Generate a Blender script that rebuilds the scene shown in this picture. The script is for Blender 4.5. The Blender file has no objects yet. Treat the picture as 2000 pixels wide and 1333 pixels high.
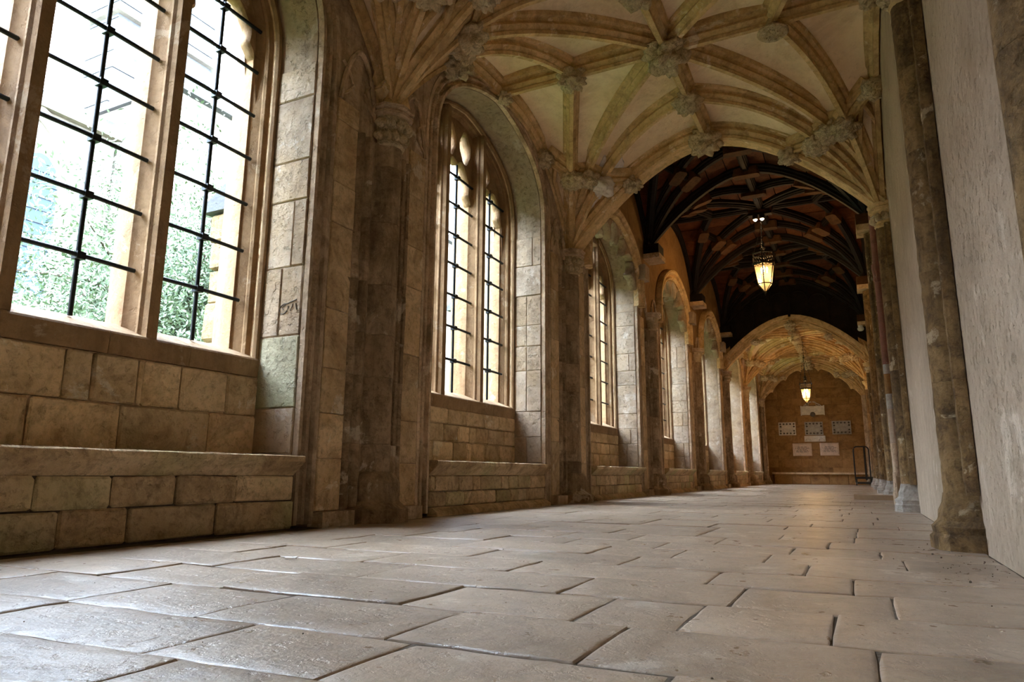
import bpy, bmesh, math, random
from mathutils import Vector, Matrix, noise

random.seed(7)
SC = bpy.context.scene
COL = SC.collection
PI = math.pi

# ------------------------------------------------------------------ camera
def make_camera():
    pitch, yaw, roll = .1908, .4642, .0066
    F = Vector((-math.sin(yaw)*math.cos(pitch), math.cos(yaw)*math.cos(pitch), math.sin(pitch)))
    R0 = Vector((math.cos(yaw), math.sin(yaw), 0)); U0 = R0.cross(F)
    c, s = math.cos(roll), math.sin(roll)
    R = R0*c + U0*s; U = U0*c - R0*s
    cd = bpy.data.cameras.new('camera'); cd.sensor_width = 36; cd.lens = 24
    cd.clip_start = .02; cd.clip_end = 300
    co = bpy.data.objects.new('camera', cd); COL.objects.link(co)
    m = Matrix.Identity(4)
    for i in range(3):
        m[i][0] = R[i]; m[i][1] = U[i]; m[i][2] = -F[i]
    m[0][3], m[1][3], m[2][3] = 0, 0, .38
    co.matrix_world = m
    SC.camera = co
make_camera()

# ------------------------------------------------------------------ sky and exposure
w = bpy.data.worlds.new('overcast_sky'); SC.world = w; w.use_nodes = True
bg = w.node_tree.nodes['Background']
bg.inputs[0].default_value = (.635, .79, 1.0, 1); bg.inputs[1].default_value = 1.35
SC.view_settings.view_transform = 'Standard'
try: SC.view_settings.look = 'None'
except Exception: pass
SC.view_settings.gamma = 1; SC.view_settings.use_curve_mapping = False
SC.view_settings.exposure = 5.4
SC.cycles.max_bounces = 14; SC.cycles.diffuse_bounces = 8
SC.cycles.caustics_reflective = False; SC.cycles.caustics_refractive = False
SC.cycles.sample_clamp_indirect = 6

def point_light(name, loc, power, col, r=.05):
    l = bpy.data.lights.new(name, 'POINT'); l.energy = power; l.color = col; l.shadow_soft_size = r
    o = bpy.data.objects.new(name, l); COL.objects.link(o); o.location = loc
    return o

# ------------------------------------------------------------------ measured plan
XL, XR, XM = -3.405, .449, -1.478          # shaft lines and ridge line
L, Y0 = 4.2275, .192                       # bay length, first pier
WX, RECX, GLX, OUTX = -3.46, -3.88, -4.06, -4.32   # wall face, recess back, grille, outer face
RX = .54                                   # right wall face
ZC, ZR = 3.45, 4.74                        # stone vault springing and ridge (underside of ribs)
TC, TR = 4.75, 6.02                        # timber roof springing and ridge
TOP = 6.6
def PY(k): return Y0 + L*k
BAYS = list(range(-1, 7)); TIMBER = (2, 3, 4)
YEND = 30.5; YBACK = PY(-1) - .35
HW = 1.29                                  # half width of a window recess

# ------------------------------------------------------------------ helpers
def tag(o, label=None, cat=None, group=None, kind=None):
    if label: o['label'] = label
    if cat: o['category'] = cat
    if group: o['group'] = group
    if kind: o['kind'] = kind
    return o
def empty(name, loc=(0, 0, 0), label=None, cat=None, group=None, kind=None):
    o = bpy.data.objects.new(name, None); COL.objects.link(o); o.location = loc
    o.empty_display_size = .1
    return tag(o, label, cat, group, kind)
def link_mesh(name, me, parent=None, label=None, loc=None):
    o = bpy.data.objects.new(name, me); COL.objects.link(o)
    if loc: o.location = loc
    if parent is not None:
        o.parent = parent
        if not loc: o.location = (0, 0, 0)
        if parent.location.length > 0 and not loc: o.location = -parent.location
        pp = parent.parent
        if pp is not None and not loc: o.location = -(parent.location + pp.location)
    if label: o['label'] = label
    return o
class MB:
    """collects geometry in world coordinates for ONE mesh"""
    def __init__(self): self.v = []; self.f = []
    def add(self, vs, fs):
        n = len(self.v); self.v += [tuple(p) for p in vs]; self.f += [tuple(i+n for i in f) for f in fs]
    def box(self, x0, x1, y0, y1, z0, z1):
        vs = [(x, y, z) for x in (x0, x1) for y in (y0, y1) for z in (z0, z1)]
        self.add(vs, [(0, 1, 3, 2), (4, 6, 7, 5), (0, 4, 5, 1), (2, 3, 7, 6), (0, 2, 6, 4), (1, 5, 7, 3)])
    def obox(self, c, ax, ay, az):
        c = Vector(c); vs = [c + sx*ax + sy*ay + sz*az for sx in (-1, 1) for sy in (-1, 1) for sz in (-1, 1)]
        self.add(vs, [(0, 1, 3, 2), (4, 6, 7, 5), (0, 4, 5, 1), (2, 3, 7, 6), (0, 2, 6, 4), (1, 5, 7, 3)])
    def grid(self, rows, close_u=False, close_v=False, caps=False):
        nr, nc = len(rows), len(rows[0]); vs = [p for r in rows for p in r]; fs = []
        for i in range(nr if close_u else nr-1):
            for j in range(nc if close_v else nc-1):
                i2, j2 = (i+1) % nr, (j+1) % nc
                fs.append((i*nc+j, i*nc+j2, i2*nc+j2, i2*nc+j))
        if caps:
            fs.append(tuple(range(nc-1, -1, -1))); fs.append(tuple((nr-1)*nc+j for j in range(nc)))
        self.add(vs, fs)
    def sweep(self, path, frames, prof, closed_prof=True, caps=True):
        rows = [[p + A*a + B*b for a, b in prof] for p, (A, B) in zip(path, frames)]
        self.grid(rows, close_v=closed_prof, caps=caps)
    def tube(self, path, r, n=8, caps=True):
        path = [Vector(p) for p in path]; fr = []
        for i, p in enumerate(path):
            t = (path[min(i+1, len(path)-1)] - path[max(i-1, 0)]).normalized()
            up = Vector((0, 0, 1)) if abs(t.z) < .9 else Vector((1, 0, 0))
            a = t.cross(up).normalized(); fr.append((a, a.cross(t)))
        rr = r if isinstance(r, (list, tuple)) else [r]*len(path)
        rows = [[p + (A*math.cos(2*PI*k/n) + B*math.sin(2*PI*k/n))*q for k in range(n)] for p, (A, B), q in zip(path, fr, rr)]
        self.grid(rows, close_v=True, caps=caps)
    def lathe(self, prof, c, n=12, sx=1, sy=1, rot=0):
        rows = [[(c[0]+sx*r*math.cos(rot+2*PI*k/n), c[1]+sy*r*math.sin(rot+2*PI*k/n), c[2]+z) for k in range(n)] for r, z in prof]
        self.grid(rows, close_v=True, caps=True)
    def mesh(self, name, mat, smooth=None):
        me = bpy.data.meshes.new(name); me.from_pydata(self.v, [], self.f)
        bm = bmesh.new(); bm.from_mesh(me); bmesh.ops.recalc_face_normals(bm, faces=bm.faces); bm.to_mesh(me); bm.free()
        me.materials.append(mat)
        if smooth:
            me.polygons.foreach_set('use_smooth', [True]*len(me.polygons))
            me.set_sharp_from_angle(angle=math.radians(smooth))
        return me
    def build(self, name, mat, parent=None, smooth=None, label=None):
        return link_mesh(name, self.mesh(name, mat, smooth), parent, label)
def bevel_box_mesh(name, dims, mat, bev=.012, seg=1, jit=0, rnd=random):
    """a stone: box centred on the origin with worn edges"""
    bm = bmesh.new(); bmesh.ops.create_cube(bm, size=1)
    for v in bm.verts: v.co = Vector((v.co.x*dims[0], v.co.y*dims[1], v.co.z*dims[2]))
    bmesh.ops.bevel(bm, geom=list(bm.edges), offset=min(bev, min(dims)*.4), segments=seg, affect='EDGES', profile=.6)
    if jit:
        for v in bm.verts: v.co += Vector([rnd.uniform(-jit, jit) for _ in range(3)])
    me = bpy.data.meshes.new(name); bm.to_mesh(me); bm.free(); me.materials.append(mat)
    return me
def stone_at(name, x0, x1, y0, y1, z0, z1, mat, parent, bev=.012, jit=.003, seg=1):
    me = bevel_box_mesh(name, (x1-x0, y1-y0, z1-z0), mat, bev, seg, jit)
    c = Vector(((x0+x1)/2, (y0+y1)/2, (z0+z1)/2))
    me.transform(Matrix.Translation(c))
    return link_mesh(name, me, parent)
def plate(name, outer, holes, axis, d0, d1, mat, parent=None, bev=0, label=None, world=True):
    """flat plate with holes: outline in (u, v); axis 'x' puts u->Y v->Z and depth along X, axis 'y' puts u->X v->Z, depth along Y"""
    cu = bpy.data.curves.new(name, 'CURVE'); cu.dimensions = '2D'; cu.fill_mode = 'BOTH'
    for pts in [outer] + holes:
        sp = cu.splines.new('POLY'); sp.points.add(len(pts)-1); sp.use_cyclic_u = True
        for p, q in zip(sp.points, pts): p.co = (q[0], q[1], 0, 1)
    cu.extrude = abs(d1-d0)/2 - bev; cu.bevel_depth = bev; cu.offset = -bev; cu.bevel_resolution = 0
    tmp = bpy.data.objects.new(name, cu)
    me = bpy.data.meshes.new_from_object(tmp)
    bpy.data.objects.remove(tmp); bpy.data.curves.remove(cu)
    mid = (d0+d1)/2
    if axis == 'x': M = Matrix(((0, 0, 1, mid), (1, 0, 0, 0), (0, 1, 0, 0), (0, 0, 0, 1)))
    else: M = Matrix(((1, 0, 0, 0), (0, 0, -1, mid), (0, 1, 0, 0), (0, 0, 0, 1)))
    me.transform(M); me.name = name
    me.materials.clear(); me.materials.append(mat)
    return link_mesh(name, me, parent, label)
def copy_tree(o, off, parent=None):
    c = o.copy(); COL.objects.link(c)
    if parent is None: c.location = o.location + Vector(off)
    else: c.parent = parent
    for ch in list(o.children): copy_tree(ch, off, c)
    return c

# ------------------------------------------------------------------ materials
def rgb(c): return (c[0], c[1], c[2], 1)
def stone_mat(name, a, b, dark, scale=1.0, stain=.45, bump=.35, rough=.85, streak=0., vary=.18, spots=.3, light=None, spec=.25, fine=40., blotch=None):
    m = bpy.data.materials.new(name); m.use_nodes = True; nt = m.node_tree; N = nt.nodes; K = nt.links.new
    bs = N['Principled BSDF']; bs.inputs['Specular IOR Level'].default_value = spec
    geo = N.new('ShaderNodeNewGeometry'); info = N.new('ShaderNodeObjectInfo')
    off = N.new('ShaderNodeVectorMath'); off.operation = 'SCALE'; off.inputs[0].default_value = (3.1, 7.7, 5.3)
    K(info.outputs['Random'], off.inputs['Scale'])
    pos = N.new('ShaderNodeVectorMath'); pos.operation = 'ADD'; K(geo.outputs['Position'], pos.inputs[0])
    if vary: K(off.outputs[0], pos.inputs[1])
    def nz(sc, det=4, rg=.6, vec=None, dist=0):
        n = N.new('ShaderNodeTexNoise'); n.inputs['Scale'].default_value = sc; n.inputs['Detail'].default_value = det
        n.inputs['Roughness'].default_value = rg; n.inputs['Distortion'].default_value = dist
        K(vec or pos.outputs[0], n.inputs['Vector']); return n.outputs['Fac']
    def ramp(fac, p0, p1):
        r = N.new('ShaderNodeMapRange'); r.inputs[1].default_value = p0; r.inputs[2].default_value = p1
        K(fac, r.inputs[0]); return r.outputs[0]
    def mix(fac, c1, c2, mode='MIX'):
        x = N.new('ShaderNodeMix'); x.data_type = 'RGBA'; x.blend_type = mode
        for s, v in ((0, fac), (6, c1), (7, c2)):
            if hasattr(v, 'is_linked'): K(v, x.inputs[s])
            else: x.inputs[s].default_value = v if s == 0 else rgb(v)
        return x.outputs[2]
    def mul(a_, k):
        x = N.new('ShaderNodeMath'); x.operation = 'MULTIPLY'; K(a_, x.inputs[0])
        if hasattr(k, 'is_linked'): K(k, x.inputs[1])
        else: x.inputs[1].default_value = k
        return x.outputs[0]
    c = mix(ramp(nz(1.1*scale, 6, .7), .40, .60), a, b)
    c = mix(mul(ramp(nz(2.3*scale, 9, .75, dist=.8), .47, .64), stain), c, dark)
    if streak:
        mp = N.new('ShaderNodeMapping'); mp.inputs['Scale'].default_value = (4, 4, .6); K(pos.outputs[0], mp.inputs[0])
        c = mix(mul(ramp(nz(1.6, 7, .68, mp.outputs[0]), .46, .62), streak), c, dark)
    if light:
        c = mix(mul(ramp(nz(1.7*scale, 7, .7, dist=.4), .6, .64), .75), c, light)
    if blotch:
        c = mix(mul(ramp(nz(.45*scale, 4, .6), .5, .68), .7), c, blotch)
    c = mix(mul(ramp(nz(14*scale, 7, .75), .50, .64), spots), c, dark)
    if vary:
        v = N.new('ShaderNodeMapRange'); v.inputs[3].default_value = 1-vary; v.inputs[4].default_value = 1+vary
        K(info.outputs['Random'], v.inputs[0])
        hs = N.new('ShaderNodeHueSaturation'); K(c, hs.inputs['Color']); K(v.outputs[0], hs.inputs['Value']); c = hs.outputs[0]
    K(c, bs.inputs['Base Color'])
    rr = N.new('ShaderNodeMapRange'); rr.inputs[3].default_value = rough-.1; rr.inputs[4].default_value = min(1, rough+.12)
    K(nz(6*scale, 4), rr.inputs[0]); K(rr.outputs[0], bs.inputs['Roughness'])
    b1 = N.new('ShaderNodeBump'); b1.inputs['Strength'].default_value = bump; b1.inputs['Distance'].default_value = .045
    K(nz(7*scale, 8, .68), b1.inputs['Height'])
    b2 = N.new('ShaderNodeBump'); b2.inputs['Strength'].default_value = bump*.8; b2.inputs['Distance'].default_value = .006
    K(nz(fine, 4, .6), b2.inputs['Height'])
    b3 = N.new('ShaderNodeBump'); b3.inputs['Strength'].default_value = min(1, bump*1.3); b3.inputs['Distance'].default_value = .012
    K(ramp(nz(17*scale**.5, 5, .62), .30, .44), b3.inputs['Height']); K(b1.outputs[0], b3.inputs['Normal'])
    K(b3.outputs[0], b2.inputs['Normal']); K(b2.outputs[0], bs.inputs['Normal'])
    return m
def plain_mat(name, c, rough=.5, metal=0, spec=.5, emis=None, estr=0, bump=0):
    m = bpy.data.materials.new(name); m.use_nodes = True; nt = m.node_tree; bs = nt.nodes['Principled BSDF']
    n = nt.nodes.new('ShaderNodeTexNoise'); n.inputs['Scale'].default_value = 18; n.inputs['Detail'].default_value = 4
    g = nt.nodes.new('ShaderNodeNewGeometry'); nt.links.new(g.outputs['Position'], n.inputs['Vector'])
    x = nt.nodes.new('ShaderNodeMix'); x.data_type = 'RGBA'
    x.inputs[6].default_value = rgb([k*.8 for k in c]); x.inputs[7].default_value = rgb([min(1, k*1.15) for k in c])
    nt.links.new(n.outputs['Fac'], x.inputs[0]); nt.links.new(x.outputs[2], bs.inputs['Base Color'])
    bs.inputs['Roughness'].default_value = rough; bs.inputs['Metallic'].default_value = metal; bs.inputs['Specular IOR Level'].default_value = spec
    if emis: bs.inputs['Emission Color'].default_value = rgb(emis); bs.inputs['Emission Strength'].default_value = estr
    if bump:
        b = nt.nodes.new('ShaderNodeBump'); b.inputs['Strength'].default_value = bump; b.inputs['Distance'].default_value = .01
        nt.links.new(n.outputs['Fac'], b.inputs['Height']); nt.links.new(b.outputs[0], bs.inputs['Normal'])
    return m
M_PIER = stone_mat('pier_stone', (.74, .55, .37), (.60, .42, .26), (.19, .115, .065), 1.3, .65, .6, streak=.5, vary=.12, light=(.80, .66, .50), spots=.35)
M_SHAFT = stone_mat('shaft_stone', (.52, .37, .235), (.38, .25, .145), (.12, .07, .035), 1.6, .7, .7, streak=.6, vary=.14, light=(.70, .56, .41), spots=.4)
M_WALL = stone_mat('ashlar_stone', (.78, .56, .33), (.64, .425, .22), (.25, .15, .07), 1.5, .6, .7, vary=.16, light=(.84, .71, .52), spots=.35)
M_BENCH = stone_mat('bench_stone', (.74, .53, .31), (.58, .39, .205), (.19, .115, .06), 1.8, .65, .8, vary=.18, blotch=(.52, .48, .22), spots=.4)
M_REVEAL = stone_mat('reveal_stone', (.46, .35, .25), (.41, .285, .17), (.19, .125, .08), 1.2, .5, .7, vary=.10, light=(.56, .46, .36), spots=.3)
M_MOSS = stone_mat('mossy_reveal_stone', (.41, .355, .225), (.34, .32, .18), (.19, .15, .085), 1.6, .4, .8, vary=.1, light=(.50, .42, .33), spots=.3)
M_FLAKE = stone_mat('pinkish_white_limewash', (.80, .72, .66), (.74, .65, .58), (.6, .5, .42), 3, .3, .4, vary=0)
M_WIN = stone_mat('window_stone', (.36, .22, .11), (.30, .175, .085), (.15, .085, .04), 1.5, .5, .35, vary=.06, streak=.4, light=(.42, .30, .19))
M_WEB = stone_mat('vault_plaster', (.88, .70, .475), (.82, .615, .385), (.50, .33, .16), .9, .4, .3, vary=.05, spots=.15, light=(.90, .78, .62))
M_RIB = stone_mat('rib_stone', (.76, .53, .27), (.61, .395, .17), (.20, .115, .045), 1.8, .55, .4, vary=.12, light=(.84, .69, .46), spots=.3)
M_BOSS = stone_mat('boss_stone', (.80, .64, .41), (.66, .48, .27), (.16, .10, .05), 5, .45, .7, vary=.08, light=(.84, .72, .54))
M_PLAST = stone_mat('lime_plaster', (.55, .415, .29), (.465, .345, .235), (.32, .23, .15), 1.5, .4, .7, vary=0, streak=.25, light=(.68, .545, .41), spots=.3, blotch=(.61, .455, .32)) 
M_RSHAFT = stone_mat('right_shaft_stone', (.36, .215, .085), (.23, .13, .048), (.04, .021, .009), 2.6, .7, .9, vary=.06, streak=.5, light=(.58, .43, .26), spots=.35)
M_PALE = stone_mat('pale_worn_base', (.46, .40, .33), (.36, .30, .24), (.17, .13, .10), 2.4, .5, .7, vary=.06, spots=.4)
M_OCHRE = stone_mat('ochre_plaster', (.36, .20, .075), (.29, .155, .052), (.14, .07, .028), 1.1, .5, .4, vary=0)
M_END = stone_mat('ochre_end_stone', (.40, .215, .078), (.32, .165, .055), (.13, .065, .025), 1.2, .6, .4, vary=.12)
M_FLAG = stone_mat('flagstone', (.375, .275, .188), (.31, .223, .15), (.155, .105, .062), 1.9, .5, .26, rough=.30, vary=.14, spots=.3, light=(.50, .41, .315), spec=.6, fine=55)
M_MORTAR = stone_mat('joint_mortar', (.15, .115, .08), (.10, .07, .045), (.05, .033, .02), 4, .5, .6, vary=0)
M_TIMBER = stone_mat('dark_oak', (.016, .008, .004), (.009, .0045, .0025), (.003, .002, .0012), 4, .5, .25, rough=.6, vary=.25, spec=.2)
M_BLOCK = stone_mat('oak_boss_block', (.12, .055, .022), (.085, .038, .015), (.03, .014, .006), 4, .5, .25, rough=.7, vary=.25, spec=.15)
M_PLANK = stone_mat('red_brown_plank', (.12, .036, .011), (.075, .021, .007), (.02, .0065, .0025), 3, .5, .25, rough=.7, vary=.35, spec=.15)
M_SLATE = stone_mat('slate_tablet', (.44, .39, .32), (.36, .315, .255), (.15, .125, .10), 3, .5, .3, vary=.12)
M_MARBLE = stone_mat('pale_tablet', (.75, .66, .54), (.64, .56, .45), (.3, .25, .2), 3, .4, .2, vary=.06)
M_PINK = stone_mat('pinkish_tablet', (.72, .54, .40), (.64, .47, .345), (.3, .22, .16), 3, .4, .2, vary=.05)
M_RED = stone_mat('faded_red_paint', (.33, .14, .10), (.27, .12, .085), (.14, .08, .05), 3, .5, .3, vary=0, light=(.42, .33, .25))
M_EXT = stone_mat('college_stone', (.19, .165, .125), (.155, .13, .10), (.09, .075, .06), .6, .4, .3, vary=.05)
M_TOWER = stone_mat('grey_tower_stone', (.075, .075, .075), (.055, .055, .055), (.03, .03, .03), .9, .6, .4, vary=.2)
M_BUTT = stone_mat('buttress_stone', (.27, .185, .085), (.22, .14, .06), (.10, .06, .03), 2.2, .5, .8, vary=.15)
M_BARK = stone_mat('bark', (.10, .075, .05), (.07, .05, .035), (.03, .025, .02), 5, .5, .5, vary=0)
M_GRASS = stone_mat('lawn_grass', (.07, .12, .035), (.05, .09, .025), (.03, .05, .015), 2, .4, .6, vary=0)
M_IRON = plain_mat('black_iron', (.018, .022, .024), .5, .6, .5, bump=.3)
M_BRASS = plain_mat('dark_bronze', (.035, .028, .02), .4, .8)
M_STEEL = plain_mat('black_painted_steel', (.012, .013, .015), .4, .2)
M_CARVE = plain_mat('tablet_carving', (.12, .10, .08), .8)
M_BOARD = plain_mat('brown_board', (.30, .19, .10), .7)
M_WHITE = plain_mat('white_plastic', (.75, .75, .73), .4)
M_BULB = plain_mat('warm_bulb', (1, .8, .5), .5, emis=(1, .68, .30), estr=.8)
M_SPOT = plain_mat('spot_bulb', (1, .9, .7), .5, emis=(1, .82, .55), estr=.5)
M_LEAD = plain_mat('leaded_glass', (.035, .05, .065), .6, 0, .08)
def leaf_mat():
    m = bpy.data.materials.new('pale_leaf'); m.use_nodes = True; nt = m.node_tree; bs = nt.nodes['Principled BSDF']
    g = nt.nodes.new('ShaderNodeNewGeometry'); cr = nt.nodes.new('ShaderNodeMix'); cr.data_type = 'RGBA'
    cr.inputs[6].default_value = (.045, .075, .03, 1); cr.inputs[7].default_value = (.17, .22, .13, 1)
    nt.links.new(g.outputs['Random Per Island'], cr.inputs[0]); nt.links.new(cr.outputs[2], bs.inputs['Base Color'])
    bs.inputs['Roughness'].default_value = .55
    return m
M_LEAF = leaf_mat()
def lantern_glass():
    m = bpy.data.materials.new('amber_lantern_glass'); m.use_nodes = True; nt = m.node_tree; N = nt.nodes
    out = N['Material Output']; N.remove(N['Principled BSDF'])
    t = N.new('ShaderNodeBsdfTransparent'); t.inputs[0].default_value = (1, .86, .62, 1)
    d = N.new('ShaderNodeBsdfTranslucent'); d.inputs[0].default_value = (.85, .66, .40, 1)
    g = N.new('ShaderNodeBsdfGlossy'); g.inputs['Roughness'].default_value = .15
    a = N.new('ShaderNodeMixShader'); a.inputs[0].default_value = .08; b = N.new('ShaderNodeMixShader'); b.inputs[0].default_value = .06
    nt.links.new(t.outputs[0], a.inputs[1]); nt.links.new(d.outputs[0], a.inputs[2]); nt.links.new(a.outputs[0], b.inputs[1]); nt.links.new(g.outputs[0], b.inputs[2])
    nt.links.new(b.outputs[0], out.inputs[0]); return m
M_GLASS = lantern_glass()

# ------------------------------------------------------------------ arch maths
def arch_z(s, hw, z0, h, p=1.4, q=.31):
    t = min(1, abs(s)/hw); return z0 + h*max(0, 1-t**p)**q
def arch_pts(hw, z0, h, zb, n=14, c=0., legs=1):
    """(u, z) along an arch from the left foot over the crown to the right foot"""
    up = []
    for i in range(n+1):
        f = i/n; s = hw*(1-f)**.5 if f < .0 else hw*math.cos(f*PI/2)**.7 if False else hw*(1-f**2.2)
        up.append((s, arch_z(s, hw, z0, h)))
    pts = [(-s, z) for s, z in up] + [(s, z) for s, z in reversed(up[:-1])]
    if zb is not None and zb < z0-.001: pts = [(-hw, zb)] + pts + [(hw, zb)]
    return [(u+c, z) for u, z in pts]
def arch_frames(pts, xoff=0.):
    """path in the YZ plane with in-plane normals pointing out of the opening"""
    path, fr = [], []; n = len(pts)
    for i, (u, z) in enumerate(pts):
        a, b = pts[max(0, i-1)], pts[min(n-1, i+1)]
        t = Vector((0, b[0]-a[0], b[1]-a[1])).normalized()
        nn = Vector((0, -t.z, t.y))
        path.append(Vector((xoff, u, z))); fr.append((nn, Vector((1, 0, 0))))
    return path, fr

# ------------------------------------------------------------------ floor
floor = MB(); floor.box(-3.9, RX+.1, YBACK-.3, YEND+.3, -.20, -.006)
FLOOR = floor.build('floor', M_MORTAR); tag(FLOOR, kind='structure')
rows = [-.70, -.33, .03, .36, .69, 1.03, 1.355, 1.735, 2.115, 2.495, 2.86, 3.21, 3.61, 3.97, 4.38, 4.78, 5.24]
while rows[-1] < YEND: rows.append(rows[-1] + random.uniform(.34, .47))
known = {5: [-2.11, -1.40, -.93, -.36], 6: [-2.75, -2.15, -1.62, -1.02, -.545, .013], 7: [-2.55, -1.93, -1.23, -.70, -.43, -.08],
         8: [-2.4, -1.69, -.908, -.38, .068], 9: [-2.7, -1.95, -1.265, -.52, -.045], 10: [-2.45, -1.655, -.936, -.225], 4: [-2.6, -1.95, -1.27, -.62, 0.],
         11: [-2.7, -1.95, -1.21, -.81, -.40, .138], 12: [-2.5, -1.955, -1.5, -.99, -.343, .062], 13: [-2.4, -1.69, -1.23, -.75, -.187], 15: [-2.3, -1.6, -.94, -.05]}
def yrow(i, x):
    return rows[i] + (.055*(x+1.4) + .012*noise.noise((x*1.3, i*3.7, 0)) if 1 < rows[i] < 8 else .03*(x+1.4))
slab_n = 0; far = MB()
def flag_geo(i, x0, x1, gap, detail):
    """worn slab: jittered outline, rounded arris, slightly dished top"""
    corners = [(x0+gap, i, +gap), (x1-gap, i, +gap), (x1-gap, i+1, -gap), (x0+gap, i+1, -gap)]
    P = [Vector((x, yrow(k, x)+d, 0)) for x, k, d in corners]
    ring = []
    n = detail
    for a in range(4):
        A, B = P[a], P[(a+1) % 4]; m = max(2, int(n*(B-A).length/.4))
        for k in range(m):
            p = A.lerp(B, k/m)
            if k: 
                q = noise.noise((p.x*5, p.y*5, i)) * .007 + noise.noise((p.x*19, p.y*19, i)) * .006
                nn = Vector(((B-A).y, -(B-A).x, 0)).normalized(); p = p - nn*max(0, q-.001)*1.2
            else:
                c = sum(P, Vector())/4; p = p + (c-p).normalized()*random.uniform(.001, .007)
            ring.append(p)
    return ring
def flag(i, x0, x1, detail, part=True):
    global slab_n
    ring = flag_geo(i, x0, x1, .0015, detail)
    c = sum(ring, Vector())/len(ring); z = random.uniform(-.003, .003); tx, ty = random.uniform(-.004, .004), random.uniform(-.004, .004)
    def lay(off, dz):
        out = []
        for p in ring:
            d = (c-p); q = p + d.normalized()*off
            out.append((q.x, q.y, z + dz + tx*(q.x-c.x) + ty*(q.y-c.y) + (noise.noise((q.x*7, q.y*7, 2))*.004 if detail > 2 else 0)))
        return out
    mb = MB() if part else far
    rings = [lay(0, -.05), lay(0, -.0055), lay(.003, -.002), lay(.012, -.0003)] if detail > 1 else [lay(0, -.03), lay(0, 0)]
    if detail > 1:
        inn = [(q[0], q[1], q[2]) for q in lay(.09, .0)]
        rings.append(inn)
    mb.grid(rings, close_v=True)
    n = len(ring); base = len(mb.v)-n
    mb.f.append(tuple(base+k for k in range(n)))
    if part:
        mb.build('flagstone', M_FLAG, FLOOR, smooth=40)
        slab_n += 1
for i in range(len(rows)-1):
    if i in known: xs = [-3.32] + [x + random.uniform(-.01, .01) for x in known[i]] + [RX-.005]
    else:
        xs = [-3.32]
        while xs[-1] < RX-.45: xs.append(xs[-1] + random.uniform(.4, .85))
        if RX - xs[-1] < .25 and len(xs) > 1: xs.pop()
        xs.append(RX-.005)
    if rows[i+1] > YEND: break
    for x0, x1 in zip(xs, xs[1:]):
        det = 5 if rows[i] < 4.5 else 2 if rows[i] < 9 else 1
        flag(i, x0, x1, det, part=slab_n < 298)
if far.v:
    o = far.build('far_paving', M_FLAG, FLOOR); o['kind'] = 'stuff'

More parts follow.
